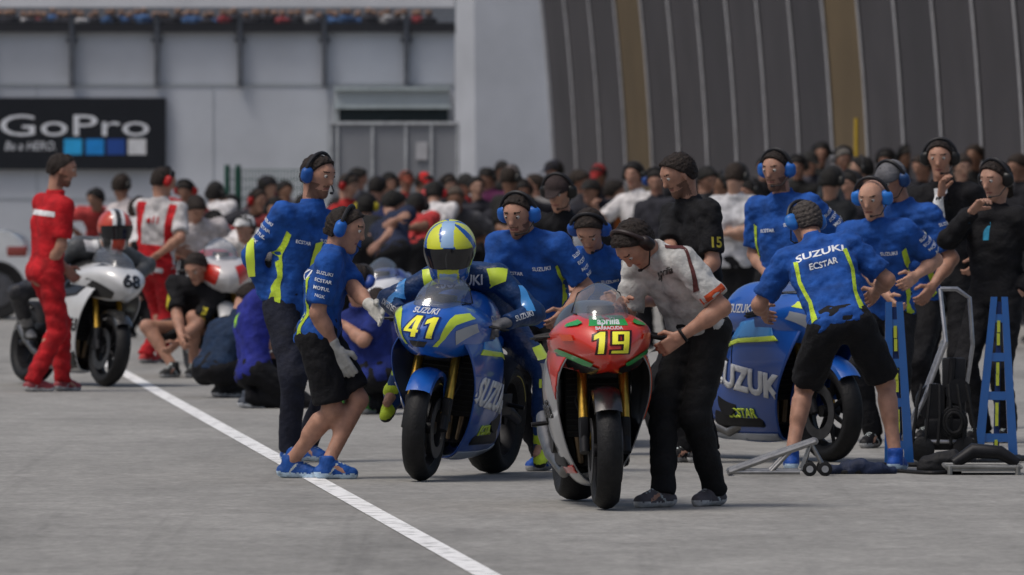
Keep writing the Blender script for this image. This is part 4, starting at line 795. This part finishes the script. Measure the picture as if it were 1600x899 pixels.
for x in(xr-.36,xr-3.2):
    b=MB();b.lathe([(0,.2),(-.02,.3),(.0,.32),(.2,.32),(.2,.2)],(x,-.02,.32),'y',28);wo=b.build('wheel',RUB,car);b=MB();b.lathe([(0,.001),(-.01,.06),(0,.19),(.03,.21)],(x,-.015,.32),'y',20);b.build('rim',mat((.12,.12,.13),.4,.7,'metal'),wo)
b=MB();b.box((xr-.25,-.01,.68),(xr-.02,.2,.80),0,.02);b.build('headlight',mat((.25,.05,.04),.1,0,'paint'),car)
# ---------------------------------------------------------------- pit equipment
def ob(label,cat,name,px,py):
    q=W(px,py,gy(py));return empty(name,q,label,cat),q
r,q=ob('low silver paddock stand with small twin wheels in front of the parked blue motorcycle','stand','paddock_stand',1225,744)
s=FP/q.y;L=lambda px,pz,dy=0:V(((px-1225)/s,dy,(744-pz)/s))
b=MB()
for dy in(0,.32):
    b.tube([L(1140,738,dy),L(1200,716,dy),L(1275,690,dy)],.017,8);b.tube([L(1140,738,dy),L(1250,738,dy)],.013,8);b.tube([L(1205,737,dy),L(1240,700,dy)],.012,8);b.tube([L(1255,735,dy),L(1268,692,dy),L(1290,735,dy)],.014,8)
b.tube([L(1140,738,0),L(1140,738,.32)],.015,8);b.tube([L(1275,690,0),L(1275,690,.32)],.015,8)
b.build('frame',mat((.3,.3,.3),.4,.8,'metal'),r)
for x in(1265,1289):
    for dy in(-.03,.33):
        b=MB();o_=L(x,733,dy);b.lathe([(-.015,.001),(-.015,.03),(-.012,.04),(.012,.04),(.015,.03),(.015,.001)],o_,'y',18);w_=b.build('wheel',RUB,r);b=MB();b.lathe([(-.018,.001),(-.018,.02),(.018,.02),(.018,.001)],o_,'y',12);b.build('hub',ALU,w_)
def bluestand(cx,top,bot,label,w=.15,tl=0):
    r,q=ob(label,'stand','blue_stand',cx,bot);s=FP/q.y;H_=(bot-top)/s;b=MB()
    for sd in(1,-1):
        v=[(sd*w,-.02,0),(sd*(w-.055),-.02,0),(sd*.012+tl,-.02,H_),(sd*.05+tl,-.02,H_)];v+=[(a,.02,z) for a,_,z in v];b.add(v,[(0,1,2,3),(7,6,5,4),(0,4,5,1),(1,5,6,2),(2,6,7,3),(3,7,4,0)])
    for k in(.10,.36,.6,.84):
        ww=w*(1-k)+.02*k;b.box((-ww+tl*k,-.016,H_*k),(ww+tl*k,.016,H_*k+.05))
    b.build('side_frame',pt(.012,.11,.38),r,False);b=MB()
    b.add([(-.018,-.012,0),(.018,-.012,0),(.014+tl,-.012,H_*.97),(-.014+tl,-.012,H_*.97)],[(0,1,2,3)])
    b.build('centre_plate',mat((.01,.03,.12),.5,0,'plain'),r,False);b=MB()
    for k in(.04,.2,.27,.45,.52,.7,.78):b.box((-.009+tl*k,-.026,H_*k),(.009+tl*k,-.014,H_*k+.07))
    b.build('slot_trim',mat((.5,.56,.06),.5,0,'plain'),r,False);b=MB();b.box((-w-.02,-.1,0),(w+.02,.1,.02),0,.006);b.build('foot_plate',DARK,r)
bluestand(1556,464,716,'tall blue A-shaped stand with lime accents at the right edge',.13,.02);bluestand(1405,472,728,'tall blue A-shaped stand beside the bending mechanic in shorts',.085,-.03)
r,q=ob('black wheeled starter trolley with a bent silver handle between the blue stands','trolley','tool_trolley',1465,722);s=FP/q.y;L=lambda px,pz,dy=0:V(((px-1465)/s,dy,(722-pz)/s))
b=MB();b.box(L(1448,704,.05),L(1512,655,.35),0,.02);b.tube([L(1462,630,.1),L(1462,630,.34)],.11,18);b.tube([L(1498,612,.08),L(1498,612,.3)],.075,16);b.box(L(1474,655,.1),L(1510,560,.2),0,.012);b.tube([L(1480,700,.1),L(1490,560,.1)],.02,8);b.build('motor_box',mat((.015,.015,.017),.5,.2,'metal'),r)
b=MB()
for dy in(0,.34):b.tube([L(1405,708,dy),L(1445,622,dy),L(1478,535,dy)],.014,8)
b.tube([L(1470,452,.1),L(1496,452,.1),L(1516,466,.1),L(1521,540,.1)],.014,8);b.tube([L(1478,535,0),L(1470,452,.1)],.013,8);b.tube([L(1521,540,.1),L(1512,600,.1)],.013,8);b.tube([L(1478,535,0),L(1478,535,.34)],.013,8);b.tube([L(1410,690,-.02),L(1520,690,-.02)],.012,8);b.build('handle_frame',mat((.4,.4,.41),.35,.8,'metal'),r)
for x in(1440,1508):
    b=MB();b.lathe([(-.03,.001),(-.03,.06),(-.02,.075),(.02,.075),(.03,.06),(.03,.001)],L(x,702,-.03),'y',20);b.build('wheel',RUB,r)
b=MB()
for k in range(6):b.tube([L(1440+k*14,600,-.03),L(1432+k*18,635+k*7,-.06),L(1425+k*20,695,-.05)],.010,6)
for k in range(3):b.tube([L(1490+math.cos(a)*(20-k*4),660+math.sin(a)*(24-k*4),-.04-.02*k) for a in np.linspace(0,6.28,20)[:-1]],.009,6,0,True)
b.build('cable',RUB,r)
r,q=ob('flat grey metal tray with a raised edge on the tarmac at the lower right','tray','metal_tray',1535,741);b=MB();b.box((-.2,-.2,.02),(.2,.25,.035),0,.004);b.tube([(-.21,-.2,.045),(.21,-.2,.045),(.21,.26,.045),(-.21,.26,.045)],.012,8,0,True)
for a in(-.19,.19):b.tube([(a,-.2,0),(a,-.2,.05)],.015,8)
b.build('tray_plate',mat((.25,.25,.24),.5,.6,'metal'),r);b=MB();b.tube([(-.16,0,.06),(-.05,.02,.13),(.1,0,.12),(.2,0,.06)],[.03,.045,.04,.03],10);b.build('clamp',DARK,r)
def hose(pts,label,rr=.012):
    P=crm([W(x,y,gy(yb)) for x,y,yb in pts],6);b=MB();b.tube([V(p) for p in P],rr,7);tag(b.build('cable',RUB),label,'cable')
hose([(1300,738,741),(1350,737,741),(1400,736,739),(1450,739,742),(1500,738,741)],'thick black cable lying on the tarmac beneath the bending mechanic')
hose([(1395,726,729),(1440,727,730),(1480,720,727),(1530,722,729),(1600,716,722)],'black hose curling across the tarmac beside the trolley',.018)
q=W(1335,741,gy(741))
v,f=surf([c((-.16,0,.015),(.14,.03,.02),.03,.04),c((-.05,.05,.04),(.05,.0,.05),.035),c((.1,0,.02),(.22,.05,.015),.035,.02)],.009,.03,.004,3,[((0,0,0),(0,0,-1))]);o=mk('bag',v,f,mat((.012,.02,.05),.7,0,'cloth'));o.location=q;tag(o,'crumpled dark tyre warmer bag on the tarmac under the bending mechanic','bag')
v,f=surf([c((-.1,0,.03),(.12,.03,.04),.05,.06),c((-.02,.0,.07),(.05,.0,.08),.04)],.009,.03,.004,5,[((0,0,0),(0,0,-1))]);o=mk('bag',v,f,mat((.014,.014,.016),.7,0,'cloth'));o.location=W(1475,736,gy(736));tag(o,'lumpy black bag on the tarmac beside the grey tray','bag')
# ---------------------------------------------------------------- camera, light
cam=bpy.data.cameras.new('camera');co=bpy.data.objects.new('camera',cam);COL.objects.link(co);co.location=(0,0,CH);co.rotation_euler=(math.pi/2,0,0)
cam.sensor_width=36;cam.lens=FP/1600*36;cam.shift_y=-(449.5-HY)/1600;cam.clip_end=2000;cam.dof.use_dof=True;cam.dof.focus_distance=57.5;cam.dof.aperture_fstop=7.5;sc.camera=co
w=bpy.data.worlds.new('World');sc.world=w;w.use_nodes=True;nt=w.node_tree;bg=nt.nodes['Background'];sky=nt.nodes.new('ShaderNodeTexSky');sky.sky_type='NISHITA';sky.sun_disc=False
EL,AZ=rad(62),rad(-120)
sky.sun_elevation=EL;sky.sun_rotation=AZ;sky.air_density=1.0;sky.dust_density=5;nt.links.new(sky.outputs[0],bg.inputs[0]);bg.inputs[1].default_value=.10
sl=bpy.data.lights.new('sun','SUN');sl.energy=1.5;sl.angle=rad(18);sl.color=(1,.97,.92);so=bpy.data.objects.new('sun',sl);COL.objects.link(so)
dv=V((math.sin(AZ)*math.cos(EL),math.cos(AZ)*math.cos(EL),math.sin(EL)));so.rotation_euler=dv.to_track_quat('Z','Y').to_euler()
sc.view_settings.view_transform='Standard';sc.view_settings.look='None';sc.view_settings.exposure=0
print('done',time.time()-T0)
